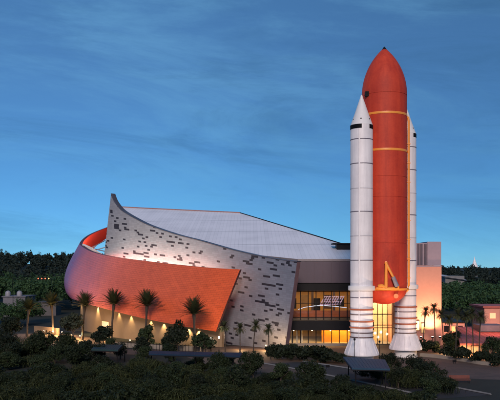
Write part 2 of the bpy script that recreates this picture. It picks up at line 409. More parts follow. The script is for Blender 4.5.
b = MB(); b.box(*(lambda p: (p.x - .32, p.x + .32, p.y - .3, p.y + .6, p.z - .42, p.z + .42))(onface(366.9, 94, .12))); b.build('access_port', M_black, tank)
st = root('orbiter_attachment', (0, 0, 0), None, None); st.parent = stack; st.location = (0, 0, 0)
bpy.data.objects.remove(st)
b = MB()
p1, p2, p3 = onface(386.2, 262, .45), onface(386, 288, .55), onface(393.5, 277.5, .9)
b.tube([p2, p1], [.30, .24], 12); b.tube([p1 + Vector((-.12, 0, -.05)), p3], [.26, .20], 12)
b.tube([onface(376.5, 288.3, .3), onface(386, 288.6, .5), onface(398.5, 288.2, .35)], .26, 10)
b.tube([onface(378.5, 286, .2), onface(382, 285.4, .4), onface(385, 287, .5)], .28, 10)
b.tube([onface(398.2, 288, .4), onface(398, 284.8, .5)], .2, 10)
b.tube([onface(386.2, 262.6, 0), p1], .18, 8); b.tube([onface(386, 287.4, 0), p2], .22, 8); b.tube([onface(398.3, 286.4, -.1), onface(398.2, 286.4, .5)], .16, 8)
oa = b.build('attach_strut', M_orangepaint, tank, 40)
b = MB(); b.tube([p3 + (p1 - p3) * .05, onface(397, 286.2, .8)], [.34, .40], 12); b.build('strut_canister', mat('grey_canister', (.22, .21, .24), .5), tank, 40)
b = MB(); q = onface(396, 296, .05); b.tube([q + Vector((0, .3, 0)), q + Vector((0, -.12, 0))], .42, 16); b.build('hatch_cover', mat('pale_orange_cover', (.75, .25, .10), .5), tank, 40)
M_ringshade = mat('stiffener_shade', (.10, .045, .035), .5); M_joint = mat('joint_grey', (.12, .10, .13), .5)  # dark stiffener tone carries the shadow the rings cast
M_ringuplit = mat('stiffener_uplit', (.36, .10, .045), .5)  # warm uplight on the ring undersides put into the colour
def booster(c):
    r = 2.0; X, Yc = c
    b = MB(); b.lathe(c, [(r - .25, 4.2), (r, 4.3), (r, 41.45), (r - .02, 42.2)], 64)
    bo = b.build('rocket_booster', M_srb, stack, 30)
    b = MB(); b.lathe(c, [(r, 42.2), (r * .62, 44.3), (r * .30, 46.2), (r * .14, 47.1), (r * .07, 47.6), (.02, 47.72)], 48); b.build('nose_cone', M_white, bo, 25)
    for k in range(6):
        a = R(60 * k + 18); z = 43.2; rr0 = 1.63; b = MB(); d = Vector((math.cos(a), math.sin(a), .35)).normalized(); p0 = Vector((X + rr0 * math.cos(a), Yc + rr0 * math.sin(a), z))
        b.tube([p0 - d * .2, p0 + d * .03], .13, 10); b.build('motor_port', M_black, bo)
    b = MB()                                  # black band broken by a white gap
    n = 96
    for k in range(n):
        a = 360 * k / n; rel = (a - 259) % 360
        if rel < 42: continue
        a0, a1 = R(a), R(a + 360 / n); ro = r + .03
        q = [(X + ro * math.cos(t), Yc + ro * math.sin(t), z) for t in (a0, a1) for z in (41.45, 42.2)]
        b.poly([q[0], q[2], q[3], q[1]]); i = [(X + (r - .1) * math.cos(t), Yc + (r - .1) * math.sin(t), z) for t in (a0, a1) for z in (41.45, 42.2)]
        b.poly([q[1], q[3], i[3], i[1]]); b.poly([q[0], i[0], i[2], q[2]])
    b.build('black_band', M_black, bo)
    for z in (39.6, 35.3, 30.9, 26.8, 22.5, 18.2, 11.6):
        h = .045 if z in (30.9, 22.5) else .07
        b = MB(); b.lathe(c, [(r - .1, z - h), (r + .035, z - h), (r + .035, z + h), (r - .1, z + h)], 64); b.build('segment_joint', M_joint if h > .06 else mat('joint_faint', (.45, .43, .45), .5), bo, 30)
    b = MB(); b.lathe(c, [(r - .1, 12.85), (r + .34, 12.85), (r + .38, 13.05), (r + .38, 13.45), (r + .34, 13.65), (r - .1, 13.65)], 64); b.build('attach_ring', M_white, bo, 30)
    for z, h, w in ((9.5, .13, .20), (8.6, .06, .12), (7.4, .13, .20), (6.3, .12, .20), (5.4, .07, .14), (4.6, .07, .14)):
        b = MB(); b.lathe(c, [(r - .1, z - h), (r + w, z - h), (r + w, z + h), (r - .1, z + h)], 64)
        b.build('stiffener_ring', M_ringshade if h < .1 else M_ringuplit, bo, 30)
    sk = [(r + .02, 4.45), (r + .14, 4.0), (r + .42, 3.1), (r + .85, 2.1), (r + 1.06, 1.65), (r + 1.06, 1.4), (r + .5, 1.35)][::-1]
    b = MB(); b.lathe(c, sk, 64); s = b.build('aft_skirt', M_srb, bo, 25)
    for k in range(16):
        a = R(22.5 * k + 8); d = Vector((math.cos(a), math.sin(a), 0)); cc = Vector((X, Yc, 0))
        b = MB(); b.tube([cc + d * (r + .20) + Vector((0, 0, 4.0)), cc + d * (r + .48) + Vector((0, 0, 3.1)), cc + d * (r + .91) + Vector((0, 0, 2.1)), cc + d * (r + 1.1) + Vector((0, 0, 1.5))], .05, 6); b.build('skirt_rib', M_srb, s)
    b = MB(); b.lathe(c, [(r + .25, 0.), (r + .25, .25), (r + .1, .3), (r + .1, 1.36)], 64); b.build('pedestal', M_white, bo, 30)
    d = (Vector((ET[0], ET[1], 0)) - Vector((X, Yc, 0))).normalized(); cc = Vector((X, Yc, 0))
    for z, off in ((13.2, -.9), (13.2, .9), (12.9, 0)):
        b = MB(); s = Vector((-d.y, d.x, 0)) * off; b.tube([cc + d * (r - .05) + s + Vector((0, 0, z)), cc + d * (r + .6) + s * .6 + Vector((0, 0, z))], .13, 8); b.build('tank_strut', M_white, bo, 40)
    b = MB(); b.tube([cc + d * (r - .1) + Vector((0, 0, 43.0)), cc + d * (r + .7) + Vector((0, 0, 43.2))], .2, 8)
    b.build('tank_strut', M_white, bo, 40)
    tw = MB(); ta = R(250 if c is SL else 215); tx, ty = X + (r + .02) * math.cos(ta), Yc + (r + .02) * math.sin(ta)
    tw.box(tx - .12, tx + .12, ty - .1, ty + .1, 4.5, 41.4); tw.build('cable_tunnel', M_srb, bo)
    return bo
booster(SL); booster(SR)
# floods that light the stack from the paving
for i, (x, y, tx, ty, tz, e, cc) in enumerate([(13, 122, 20, 130, 20, 4000, (1, .78, .66)), (25.5, 126.0, 24, 132, 22, 7000, (1, .62, .40)), (36, 128.5, 29, 138, 16, 4000, (1, .62, .42))]):
    lb = ['low black floodlight left of the near booster, aimed up at it', 'low black floodlight on the paving between the two booster skirts', 'low black floodlight right of the far booster, aimed up at it'][i]
    t = root('floodlight', (x, y, 0), lb, 'floodlight', 'floodlights on the plaza around the rocket')
    b = MB(); b.box(x - .3, x + .3, y - .15, y + .15, .28, .62); b.build('housing', M_black, t)
    b = MB(); b.box(x - .2, x - .14, y - .05, y + .05, 0, .3); b.box(x + .14, x + .2, y - .05, y + .05, 0, .3); b.build('bracket', M_black, t)
    b = MB(); b.box(x - .24, x + .24, y + .152, y + .17, .32, .58); b.build('lens', M_lampwhite, t)
    lamp('SPOT', (x, y, .8), e, cc, t, (tx, ty, tz), 75, .25)

# ------------------------------------------------------------------ exhibit building
bld = root('exhibit_building', (0, 165, 0), 'large curving museum hall with orange wrap, grey shingled sail wall and pale sloping roof', 'building')
# --- grey sail wall
WB0, WB1 = np.array([-40.2, 188.]), np.array([6.8, 151.]); WL = np.linalg.norm(WB1 - WB0); WD = (WB1 - WB0) / WL; WN = np.array([-WD[1], WD[0]]) * -1
if WN[1] > 0: WN = -WN                     # faces the viewer
LEAN = .17
def wall_pt(s, z, off=0.):
    q = WB0 + (WB1 - WB0) * s + WD * LEAN * z - WN * off
    return (q[0], q[1], z)
tp = [(111, 194), (113, 199.5), (116, 204.5), (122, 211), (135, 218.8), (150, 226), (175, 234.5), (200, 241), (230, 249.5), (260, 256.5), (280, 260), (297, 262)]
ss, zz = [], []
for px, py in tp:
    s, z = .5, 20.
    for _ in range(60):
        best = None
        x, y, _z = wall_pt(s, z)
        z = CZ + (HY - py) * y / F
        x, y, _z = wall_pt(s, z); e = x - (px - 250) * y / F
        s -= e / (WL * (WD[0] - (px - 250) / F * WD[1]))
    ss.append(s); zz.append(z)
s0, s1 = ss[0], ss[-1]
cz = catmull(list(zip(ss, zz)), 160)
def ztop(s): return float(np.interp(s, cz[:, 0], cz[:, 1]))
NU, NV, TH = 130, 30, 1.3
S = np.linspace(s0, s1, NU)
fr = [[wall_pt(s, ztop(s) * v / NV) for v in range(NV + 1)] for s in S]
bk = [[wall_pt(s, ztop(s) * v / NV, TH) for v in range(NV + 1)] for s in S]
uvs = [[((s - s0) * WL + LEAN * ztop(s) * v / NV, ztop(s) * v / NV + .11 * (s - s0) * WL) for v in range(NV + 1)] for s in S]
b = MB(); b.grid(fr, 0, False, uvs); b.grid(bk, 1, True)
b.grid([bk[-1], fr[-1]][::-1], 2); b.grid([fr[0], bk[0]][::-1], 1)
b.build('shingled_sail_wall', [M_tile, M_fascia, mat('plum_end_panel', (.16, .11, .13), .5, .2)], bld, 40)
b = MB()                                     # dark coping on its sweeping top
cp = lambda s, o, h: (lambda q: (q[0], q[1], q[2]))(wall_pt(s, ztop(s) + h, o))
b.grid([[cp(s, -.06, .02), cp(s, -.06, .16), cp(s, TH + .1, .16), cp(s, TH + .1, .02)] for s in S]); b.build('coping', mat('coping_metal', (.11, .10, .12), .4, .4), bld)

# --- orange wrap
ST = [  # bottom (px, py, Y), top (px, py, Y), bulge
    ((216, 331.5, 152.0), (240, 269.5, 152.6), .2),
    ((180, 325.5, 155.5), (203, 267.2, 157.5), .3),
    ((140, 317.5, 163.5), (158, 262.6, 167), .4),
    ((102, 308.0, 175), (116, 257.3, 178.5), .7),
    ((80, 301.5, 188), (93, 252.2, 190), 1.0),
    ((69, 296.0, 200), (82, 246.5, 200), 1.6),
    ((70, 282.0, 213), (80, 242.3, 209), 1.8),
    ((84, 256.0, 224), (88.5, 234.8, 217), .6),
    ((104, 239.5, 231), (106, 227.5, 225), .1),
    ((126, 231.0, 232), (128, 220.5, 228), 0.)]
raw = [list(P(*a)) + list(P(*t)) + [g] for a, t, g in ST]
rc = catmull(raw, 110); NR = 16
def rib_normals(col):
    t = np.gradient(rc[:, col:col + 2], axis=0); t /= np.linalg.norm(t, axis=1)[:, None]
    return np.stack([-t[:, 1], t[:, 0]], 1) * 1.0
nb = rib_normals(0)
cen = np.array([-15., 195.])
for i in range(len(nb)):
    if np.dot(nb[i], rc[i, :2] - cen) < 0: nb[i] = -nb[i]
GO, GI, UV = [], [], []
lu = 0
for i, r in enumerate(rc):
    if i: lu += np.linalg.norm(rc[i, :2] - rc[i - 1, :2])
    B, T, g = r[:3], r[3:6], r[6]; ro, ri, ru = [], [], []
    for j in range(NR + 1):
        v = j / NR; p = B + (T - B) * v; bul = g * (math.sin(math.pi * v ** .6) if 0 < v < 1 else 0)
        n = np.array([nb[i][0], nb[i][1], 0]); o = p + n * bul
        ro.append(tuple(o)); ri.append(tuple(o - n * .9 * 1.0)); ru.append((lu, o[2] + .10 * lu))
    GO.append(ro); GI.append(ri); UV.append(ru)
b = MB(); b.grid(GO, 0, True, UV); b.grid(GI, 1)
b.grid([[o[0], i_[0]] for o, i_ in zip(GO, GI)], 2); b.grid([[o[-1], i_[-1]] for o, i_ in zip(GO, GI)], 2, True)
b.grid([GO[0], GI[0]], 2, True); b.grid([GO[-1], GI[-1]], 2)
b.build('orange_wrap', [M_wrap, M_redint, mat('wrap_edge', (.10, .025, .02), .5)], bld, 50)
# white liner panel of the turn, seen over the wrap's front rim
b = MB()
ln = [(P(81.5, 249, 203), P(82.5, 243.6, 203)), (P(90, 257, 200), P(89, 246.4, 200)), (P(104, 262, 196), P(104.5, 255.6, 196))]
b.grid([[a, c] for a, c in ln], 0); b.grid([[a + Vector((.2, .3, 0)), c + Vector((.2, .3, 0))] for a, c in ln], 0, True)
b.build('white_liner', M_whitelin, bld)
b = MB()                                     # thin struts crossing the open gap
for a, c in (((88, 249.5, 206), (105, 240.5, 222)), ((92, 251, 206), (106, 247, 206)), ((86, 247, 208), (106, 251.5, 198))):
    b.tube([P(*a), P(*c)], .14, 8)
b.build('steel_strut', mat('pale_steel', (.45, .45, .45), .4, .5), bld)
# base wall under the wrap, set back, with downlights
bw = []
for i in range(0, 62, 2):
    r = rc[i]; q = r[:2] - nb[i] * 3.0; bw.append((q[0], q[1], r[2] + .8))
b = MB(); b.grid([[(x, y, 0), (x, y, z)] for x, y, z in bw], 0, True); b.grid([[(x + .3, y + .5, 0), (x + .3, y + .5, z)] for x, y, z in bw], 0)
b.build('base_wall', M_beige, bld)
b = MB(); b.grid([[tuple(Vector(GO[i][0]) + Vector((0, 0, .25))), (bw[i // 2][0], bw[i // 2][1], bw[i // 2][2] - .5)] for i in range(0, 62, 2)], 0); b.build('soffit', mat('soffit_panel', (.14, .09, .07), .7), bld)
def base_at(px):                            # the base wall where photo column px meets it
    k = min(range(len(bw)), key=lambda i: abs(250 + bw[i][0] * F / bw[i][1] - px)); i = k * 2
    return Vector(bw[k]), Vector((nb[i][0], nb[i][1], 0))
for px, e in ((99, 420), (122, 170), (134, 190), (148, 170), (164, 220), (190, 260), (201, 300), (82, 200)):
    p, n = base_at(px); q = p + n * .45
    b = MB(); b.tube([(q.x, q.y, p.z - 1.15), (q.x, q.y, p.z - .75)], .13, 10); b.tube([(q.x, q.y, p.z - .95), (p.x, p.y, p.z - .95)], .05, 6)
    w = b.build('wall_light', M_dark, bld)
    b = MB(); b.tube([(q.x, q.y, p.z - 1.19), (q.x, q.y, p.z - 1.152)], .11, 10); b.build('bulb', M_lampglow, w)
    lamp('SPOT', (q.x, q.y, p.z - 1.25), e * 9, (1, .66, .30), w, (p.x + n.x * .1, p.y + n.y * .1, 0), 80, .1, .8)
# glazed entrance with pale bars
p, n = base_at(107); t = Vector((-n.y, n.x, 0))
b = MB()
for k in range(7): q = p + n * .12 + t * (k - 3) * .55; b.tube([(q.x, q.y, .1), (q.x, q.y, 3.4)], .09, 6)
b.build('entrance_bar', M_white, bld)
b = MB(); a, c = p + n * .04 - t * 2.1, p + n * .04 + t * 2.1; b.poly([(a.x, a.y, .1), (c.x, c.y, .1), (c.x, c.y, 3.5), (a.x, a.y, 3.5)]); b.build('entrance_glazing', emis('lit_glazing', (1, .66, .32), 1.1), bld)
# uplights in the gutter between wrap and sail wall
b = MB(); dk = []
for i in range(4, 56, 3):
    T = rc[i, 3:6]; z = T[2] - 6.9; q = T[:2] - nb[i] * 1.0; q2 = T[:2] - nb[i] * 3.6; dk.append([(q[0], q[1], z), (q2[0], q2[1], z - .05)])
b.grid(dk, 0); b.build('gutter_deck', M_kerb, bld)
for i, (px, e) in enumerate(((106, 2600), (114, 2600), (124, 2500), (136, 2300), (150, 2000), (166, 1650), (182, 950), (197, 330))):
    k = min(range(60), key=lambda j: abs(250 + rc[j, 3] * F / rc[j, 4] - px)); T = rc[k, 3:6]; q = T[:2] - nb[k] * 1.5; z = T[2] - 6.0
    tv = np.array([-nb[k][1], nb[k][0]]); b = MB(); c0, c1 = q - tv * 2.2, q + tv * 2.2
    b.tube([(c0[0], c0[1], z - .3), (c1[0], c1[1], z - .3)], .22, 8); u = b.build('uplight', M_dark, bld)
    b = MB(); b.tube([(c0[0], c0[1], z - .07), (c1[0], c1[1], z - .07)], .05, 6); b.build('bulb', M_lampwhite, u)
    lamp('AREA', (q[0], q[1], z + .1), e * 1.5, (1, .78, .53), u, (q[0] - nb[k][0] * 6, q[1] - nb[k][1] * 6, z + 15), sx=4.4, sy=.5)
q = P(92, 256, 210)
b = MB(); b.box(q.x - .3, q.x + .3, q.y - .2, q.y + .2, q.z - 4, q.z - 3.6); u = b.build('uplight', M_dark, bld)
lamp('SPOT', (q.x, q.y, q.z - 3.5), 14000, (1, .72, .55), u, P(90, 240, 217), 130, .3)

# --- roof
front = [(-37, 196, 25.5), (-24, 184.5, 23.4), (-11, 174, 21.4), (1, 165.5, 19.8), (10.5, 160, 18.75), (31, 160, 18.75)]
back = [(-44.5, 250, 37.5), (-37, 247.3, 36.9), (-29, 244.5, 36.3), (-21, 241.5, 35.7), (-14, 239, 35.2), (-3.2, 235, 34.4)]
n = 14
G = [[Vector(a) + (Vector(c) - Vector(a)) * j / n for j in range(n + 1)] for a, c in zip(front, back)]
uvr = [[(p.x * .94 + p.y * .0, p.y) for p in row] for row in G]
b = MB(); b.grid(G, 0, True, uvr); b.grid([[p - Vector((0, 0, .5)) for p in row] for row in G], 1)
for e0 in (G[0], G[-1]): b.grid([e0, [p - Vector((0, 0, .5)) for p in e0]], 1)
b.grid([[r[0], r[0] - Vector((0, 0, .5))] for r in G], 1)
rf = b.build('roof', [M_roof, mat('roof_edge', (.20, .18, .19), .5, .3)], bld)
b = MB(); b.tube([Vector(p) + Vector((0, 0, .05)) for p in back], .28, 6); b.build('ridge_trim', mat('russet_trim', (.30, .14, .11), .5), rf)
b = MB(); b.tube([Vector(back[-1]), Vector(front[-1])], .22, 6); b.build('rake_trim', M_dark, rf)
vx = P(344, 246, 172)
b = MB(); b.box(vx.x - 1.8, vx.x + 4, 171, 174, 20.6, 22.3); b.box(vx.x - 2.8, vx.x + 4, 170.6, 174.4, 22.3, 22.6); b.build('roof_vent', M_dark, rf)
# body walls under the roof
b = MB()
b.poly([(30.9, 166.6, 0), (-3, 234.6, 0), (-3, 234.6, 33.8), (30.9, 166.6, 19.4)])
b.poly([(-3, 234.6, 0), (-44, 249.4, 0), (-44, 249.4, 36.9), (-3, 234.6, 33.8)])
b.poly([(-44, 249.4, 0), (-36.6, 196.3, 0), (-36.6, 196.3, 24.9), (-44, 249.4, 36.9)])
b.build('side_wall', M_fascia, bld)
# --- glass front
GXL, GXR, GY = 5.5, 31.4, 160.
b = MB(); b.box(7.2, GXR, GY, GY + .6, 13.55, 18.2)
for k in range(13): x = 8.6 + k * 1.85; b.box(x - .03, x + .03, GY - .06, GY - .003, 13.6, 18.2)
b.build('fascia', M_fascia, bld)
b = MB(); b.box(6.2, GXR, GY + .4, GY + 1.2, 11.75, 13.53); b.build('dark_band', M_dark, bld)
b = MB(); b.box(4.2, GXR - 4.5, GY - 1.6, GY + 1.4, 3.25, 5.35); b.build('canopy', M_dark, bld)
b = MB(); b.box(5.0, GXR - 4.5, GY + 1.5, GY + 1.56, .12, 11.74); b.build('glazing', M_glass, bld)
b = MB(); b.box(GXR - 4.48, GXR, GY + 1.0, GY + 1.06, .12, 11.74); b.build('entrance_glazing', M_glass, bld)
b = MB()
x = 6.0
while x < GXR - 4.6:
    b.box(x - .09, x + .09, GY + 1.30, GY + 1.48, .1, 11.74); x += 1.72
for z in (5.9, 11.6, 9.0): b.box(5.0, GXR - 4.5, GY + 1.36, GY + 1.47, z - .08, z + .08)
b.build('mullion', M_dark, bld)
b = MB()
for k in range(5): x = GXR - 4.4 + k * 1.08; b.box(x - .07, x + .07, GY + .84, GY + .98, .1, 11.74)
for z in (3.6, 4.2, 6.6, 9.2, 11.4): b.box(GXR - 4.48, GXR, GY + .86, GY + .97, z - .09, z + .09)
b.build('entrance_mullion', M_dark, bld)
# interior shell
b = MB(); b.box(-4, GXR, 178, 178.4, 0, 13.4); b.build('interior_wall', M_amberwall, bld)
b = MB(); b.box(-2, GXR - 4.6, GY + 1.7, 177.9, 5.3, 5.7); b.build('floor_slab', M_woodfl, bld)
b = MB(); b.box(-2, GXR, GY + 1.3, 177.9, 13.0, 13.4); b.build('ceiling', M_woodfl, bld)
b = MB(); b.box(-2, GXR, GY + .3, 177.9, .02, .10); b.build('lobby_floor', M_conc, bld)
b = MB(); b.box(GXR - 4.69, GXR + .03, 166.2, 166.5, .1, 13.4); b.build('vestibule_wall', mat('pale_gold_panel', (.72, .58, .36), .6), bld)
b = MB(); b.box(GXR - 4.9, GXR - 4.7, GY + 2, 177.9, .1, 13.); b.build('partition', M_amberwall, bld)
b = MB(); b.box(2, GXR - 5, GY + 3.0, GY + 3.15, 5.72, 7.3); b.build('balcony_front', mat('red_orange_panel', (.60, .14, .04), .5), bld)
b = MB(); b.box(GXR - 15.2, GXR - 4.95, GY + 5.0, GY + 5.3, .1, 5.25); b.build('orange_lobby_wall', mat('orange_lobby_panel', (.80, .36, .06), .6), bld)
for x in (9.5, 14.5, 19.5, 24.5):
    b = MB(); b.tube([(x, 169.5, 5.7), (x, 169.5, 13.0)], .28, 12); b.build('interior_column', M_fascia, bld)
for y in (164.5, 170, 175):
    b = MB(); b.box(-2, GXR - 5, y - .15, y + .15, 12.2, 12.98); b.build('ceiling_beam', M_dark, bld)
for k in range(7):
    b = MB(); x = 6.5 + k * 2.9; b.box(x, x + 1.9, 177.9, 177.98, 6.4 + (k % 3) * .5, 10.2 - (k % 2) * .8); b.build('exhibit_panel', [M_fascia, M_dark, M_woodfl, M_dark][k % 4], bld)
# luminous interior pieces
b = MB(); b.tube([P(px, py, 164.5) for px, py in ((298, 309.5), (305, 307.2), (315, 305.8), (325, 305.6), (335, 306.3), (347, 307.8))], .075, 8)
tag(b.build('light_arc', emis('arc_glow', (.7, .8, 1), .9)), 'thin white arc of light curving behind the upper glass', 'light')
t = root('display_screen', P(332, 300, 168), 'lilac and white lattice display glowing behind the upper glass', 'display')
b = MB()
for k in range(9):
    b.tube([P(320 + k * 2.4, 305, 168), P(325 + k * 2.4, 296, 168)], .10, 6); 
for k in range(4): b.tube([P(320 + k * 1.6, 304.5 - 2.6 * k, 167.9), P(341 + k * 1.0, 304.0 - 2.5 * k, 167.9)], .07, 6)
b.build('lattice', emis('lilac_glow', (.52, .42, .66), .5), t)
lamp('AREA', (16, 170, 12.7), 2100, (1, .60, .22), bld, (16, 170.2, 0), sx=18, sy=8)
lamp('AREA', (21, 163.4, 5.0), 1900, (1, .50, .10), bld, (21, 164, 0), sx=9, sy=1.5)
lamp('AREA', (9, 166, 5.0), 1100, (1, .66, .36), bld, (9, 166.5, 0), sx=7, sy=5)
lamp('AREA', (29.1, 163.6, 12.6), 2600, (1, .74, .40), bld, (29.1, 164.2, 0), sx=4, sy=3)
lamp('POINT', (29.1, 163.2, 3.2), 420, (1, .70, .34), bld, radius=.4)
for k, (px, py) in enumerate(((375, 333), (381, 332), (387, 334), (378, 337))):
    q = P(px, py, 161.9); t = root('pendant_lamp', q, ['round lobby pendant nearest the left booster', 'round lobby pendant second from the left booster', 'round lobby pendant nearest the right booster', 'lowest round lobby pendant between the booster skirts'][k], 'lamp', 'pendant lamps in the lobby')
    b = MB(); b.lathe((q.x, q.y), [(.05, q.z - .28), (.2, q.z - .2), (.28, q.z), (.2, q.z + .2), (.05, q.z + .28)], 14); b.build('globe', M_lampglow, t, 60)
    b = MB(); b.tube([(q.x, q.y, q.z + .28), (q.x, q.y, 12.9)], .02, 5); b.build('cord', M_dark, t)
for x in (9.5, 13.5, 17.5, 21.5, 25.0):
    b = MB(); b.tube([(x, GY - 1.2, 3.12), (x, GY - 1.2, 3.25)], .14, 10); w = b.build('canopy_downlight', M_lampglow, bld)
    lamp('SPOT', (x, GY - 1.25, 3.05), 700, (1, .56, .20), w, (x, GY - 2.4, 0), 110, .12, .9)
# columns of the lower left lobby
for px in (287, 292, 297, 302):
    b = MB(); x = GX(px, 163); b.tube([(x, 163, .1), (x, 163, 3.24)], .16, 10); b.build('lobby_column', M_whitelin, bld)
b = MB(); b.box(9, GXR - 5, GY - 2.6, GY - 2.3, 0, .55); b.build('plinth', M_conc, bld)

# --- salmon block on the right
an = root('salmon_annex', (37, 160, 0), 'tall salmon pink block with a mauve upper storey right of the rocket', 'building')
xr = GX(441.5, 158)
b = MB(); b.box(31.45, xr, 158, 186, 0, 17.35); b.build('wall', M_pink, an)
b = MB(); b.box(31.45, GX(427.5, 158) - .02, 158.5, 186, 17.38, 22.2); b.box(GX(427.5, 158), xr - .05, 158.1, 186, 17.38, 22.5); b.build('upper_storey', M_mauve, an)
for px in (418.5, 421.5, 425.5):
    b = MB(); x = GX(px, 158.3); b.box(x - .22, x + .22, 158.2, 158.49, 17.4, 22.0); b.build('pilaster', M_fascia, an)
b = MB(); b.box(31.45, xr + .03, 157.9, 158.0 - .003, 17.05, 17.32); b.build('band_course', M_mauve, an)
for px, py in ((417.5, 325.5), (423, 328)):
    q = P(px, py, 157.9); b = MB(); b.box(q.x - .45, q.x + .45, 157.86, 157.96, q.z - 1.1, q.z + 1.1); wn = b.build('window', M_dark, an)
    b = MB(); b.box(q.x - .36, q.x + .36, 157.82, 157.855, q.z - 1.0, q.z + 1.0); b.build('pane', emis('lit_pane', (1, .62, .25), 1.6 if px < 420 else .2), wn)
for px, e in ((432.5, 1250), (421, 550), (440, 300)):
    x = GX(px, 155.5); b = MB(); b.box(x - .25, x + .25, 155.3, 155.7, 1.9, 2.2); b.tube([(x, 155.5, 0), (x, 155.5, 1.9)], .06, 6); u = b.build('uplight', M_black, an)
    b = MB(); b.box(x - .2, x + .2, 155.35, 155.65, 2.205, 2.22); b.build('bulb', M_lampwhite, u)
    lamp('SPOT', (x, 155.6, 2.35), e * 8, (1, .56, .26), u, (x, 158, 9.5), 100, .2, 1)

wg = root('garden_wing', (44, 158, 0), 'low coral wing with orange lit windows at the foot of the salmon block', 'building')
b = MB(); b.box(xr + .02, xr + 5.2, 158.6, 170, 0, 4.9); b.build('wall', M_pink, wg)
b = MB(); b.box(xr + .02, xr + 5.5, 158.2, 170.3, 4.9, 5.15); b.build('roof', M_dark, wg)
for k in range(3):
    for z in (.9, 2.9):
        b = MB(); x = xr + .7 + k * 1.5; b.box(x, x + 1.05, 158.5, 158.58, z, z + 1.3); w = b.build('window', M_dark, wg)
        b = MB(); b.box(x + .08, x + .97, 158.46, 158.496, z + .08, z + 1.22); b.build('pane', emis('orange_pane', (1, .42, .16), .9) if (k + int(z)) % 2 else M_black, w)
lamp('SPOT', (xr + 2.6, 156.6, .5), 900, (1, .42, .22), wg, (xr + 2.6, 158.6, 3), 120, .2, 1)
b = MB(); b.box(xr + 2.4, xr + 2.8, 156.4, 156.8, 0, .4); b.build('uplight', M_black, wg)

# ------------------------------------------------------------------ low buildings at the far right
lowb = root('low_pavilion', (48, 135, 0), 'low pavilion with a wide rose red sloping roof right of the palms', 'building')
b = MB(); b.prism([(39.5, 135.5), (63, 135.5), (63, 152), (43.5, 152)], 0, 2.85); b.build('wall', mat('cream_wall', (.48, .34, .25), .8), lowb)
M_rose = mat('rose_roofing', (.40, .10, .075), .55, .1, .3, .2)
b = MB(); V = [(38.6, 134.2, 2.95), (64, 134.2, 2.95), (64, 153, 4.5), (43.0, 153, 4.5)]
nn = b.add(V + [(x, y, z - .35) for x, y, z in V]); b.face((0, 1, 2, 3)); b.face((7, 6, 5, 4))
for i in range(4): j = (i + 1) % 4; b.face((i, 4 + i, 4 + j, j))
for k in range(25): x = 39.2 + k; b.tube([(x, 134.3, 2.97), (max(x, 43.2) if x < 43.2 else x, 152.9, 4.52)], .05, 4)
rr = b.build('roof', M_rose, lowb)
b = MB(); b.box(46, 51, 146, 151, 4.1, 5.3); b.build('roof_unit', mat('grey_roof_unit', (.10, .09, .10), .6), rr)
for x in (41, 45.5, 50, 54.5): 
    b = MB(); b.box(x, x + 1.6, 135.42, 135.48, .3, 2.4); wn = b.build('window', M_dark, lowb)
    b = MB(); b.box(x + .1, x + 1.5, 135.38, 135.415, .4, 2.3); b.build('pane', emis('window_glow', (1, .45, .22), .35), wn)
    lamp('SPOT', (x - 1.2, 134.9, 2.5), 900, (1, .46, .26), lowb, (x - 1.2, 132.5, 0), 110, .1, .9)  # added spots that warm the plaza; no fixture modelled
lamp('SPOT', (48, 140, 9.5), 5200, (1, .40, .30), lowb, (50, 150, 3), 120, .3, .9)
b = MB(); b.tube([(48, 140, 3.1), (48, 140, 9.6)], .07, 6); b.build('mast_light', M_dark, lowb)
hb = root('hip_house', (60, 178, 0), 'small coral pink building with one lit window at the right edge', 'building')
b = MB(); b.box(56.5, 70, 176, 186, 0, 7.2); b.build('wall', M_pink, hb)
b = MB(); b.prism([(56, 175.4), (70.5, 175.4), (70.5, 186.5), (56, 186.5)], 7.2, 7.6); b.build('roof', M_rose, hb)
b = MB(); b.box(57.8, 59.2, 175.9, 175.98, 4.6, 5.9); b.build('window', emis('lit_window', (1, .5, .26), .7), hb)
lamp('SPOT', (58.5, 172, .6), 700, (1, .42, .26), hb, (60, 176, 5), 100, .2, .9)
b = MB(); b.box(58.3, 58.7, 171.8, 172.2, 0, .5); b.build('uplight', M_black, hb)
# pale roof in the forest, and the tall pale spire on the skyline
wb = root('warehouse', GX(452, 330) * Vector((1, 0, 0)) + Vector((0, 330, 0)), 'pale flat roofed warehouse half hidden in the woods at right', 'building')
b = MB(); xw = GX(443, 330); b.box(xw, xw + 8.5, 326, 345, 0, 13.0); b.build('wall', M_kerb, wb)
b = MB(); V = [(xw - .5, 325, 12.6), (xw + 9.5, 325, 11.2), (xw + 9.5, 346, 12.6), (xw - .5, 346, 14.0)]; b.poly(V); b.poly([(x, y, z - .3) for x, y, z in V][::-1]); b.build('roof', mat('pale_roofing', (.55, .55, .58), .5), wb)
sp = root('distant_spire', P(474.5, 267, 900), 'tiny glowing white spire above the distant treeline at right', 'tower')
q = P(474.5, 258.5, 900); c = (q.x, q.y)
b = MB(); b.lathe(c, [(4.5, 4), (4.0, 18), (2.2, 22), (.7, 27), (.1, 30)], 16); b.build('tower', mat('white_spire', (.80, .78, .80), .6), sp, 30)
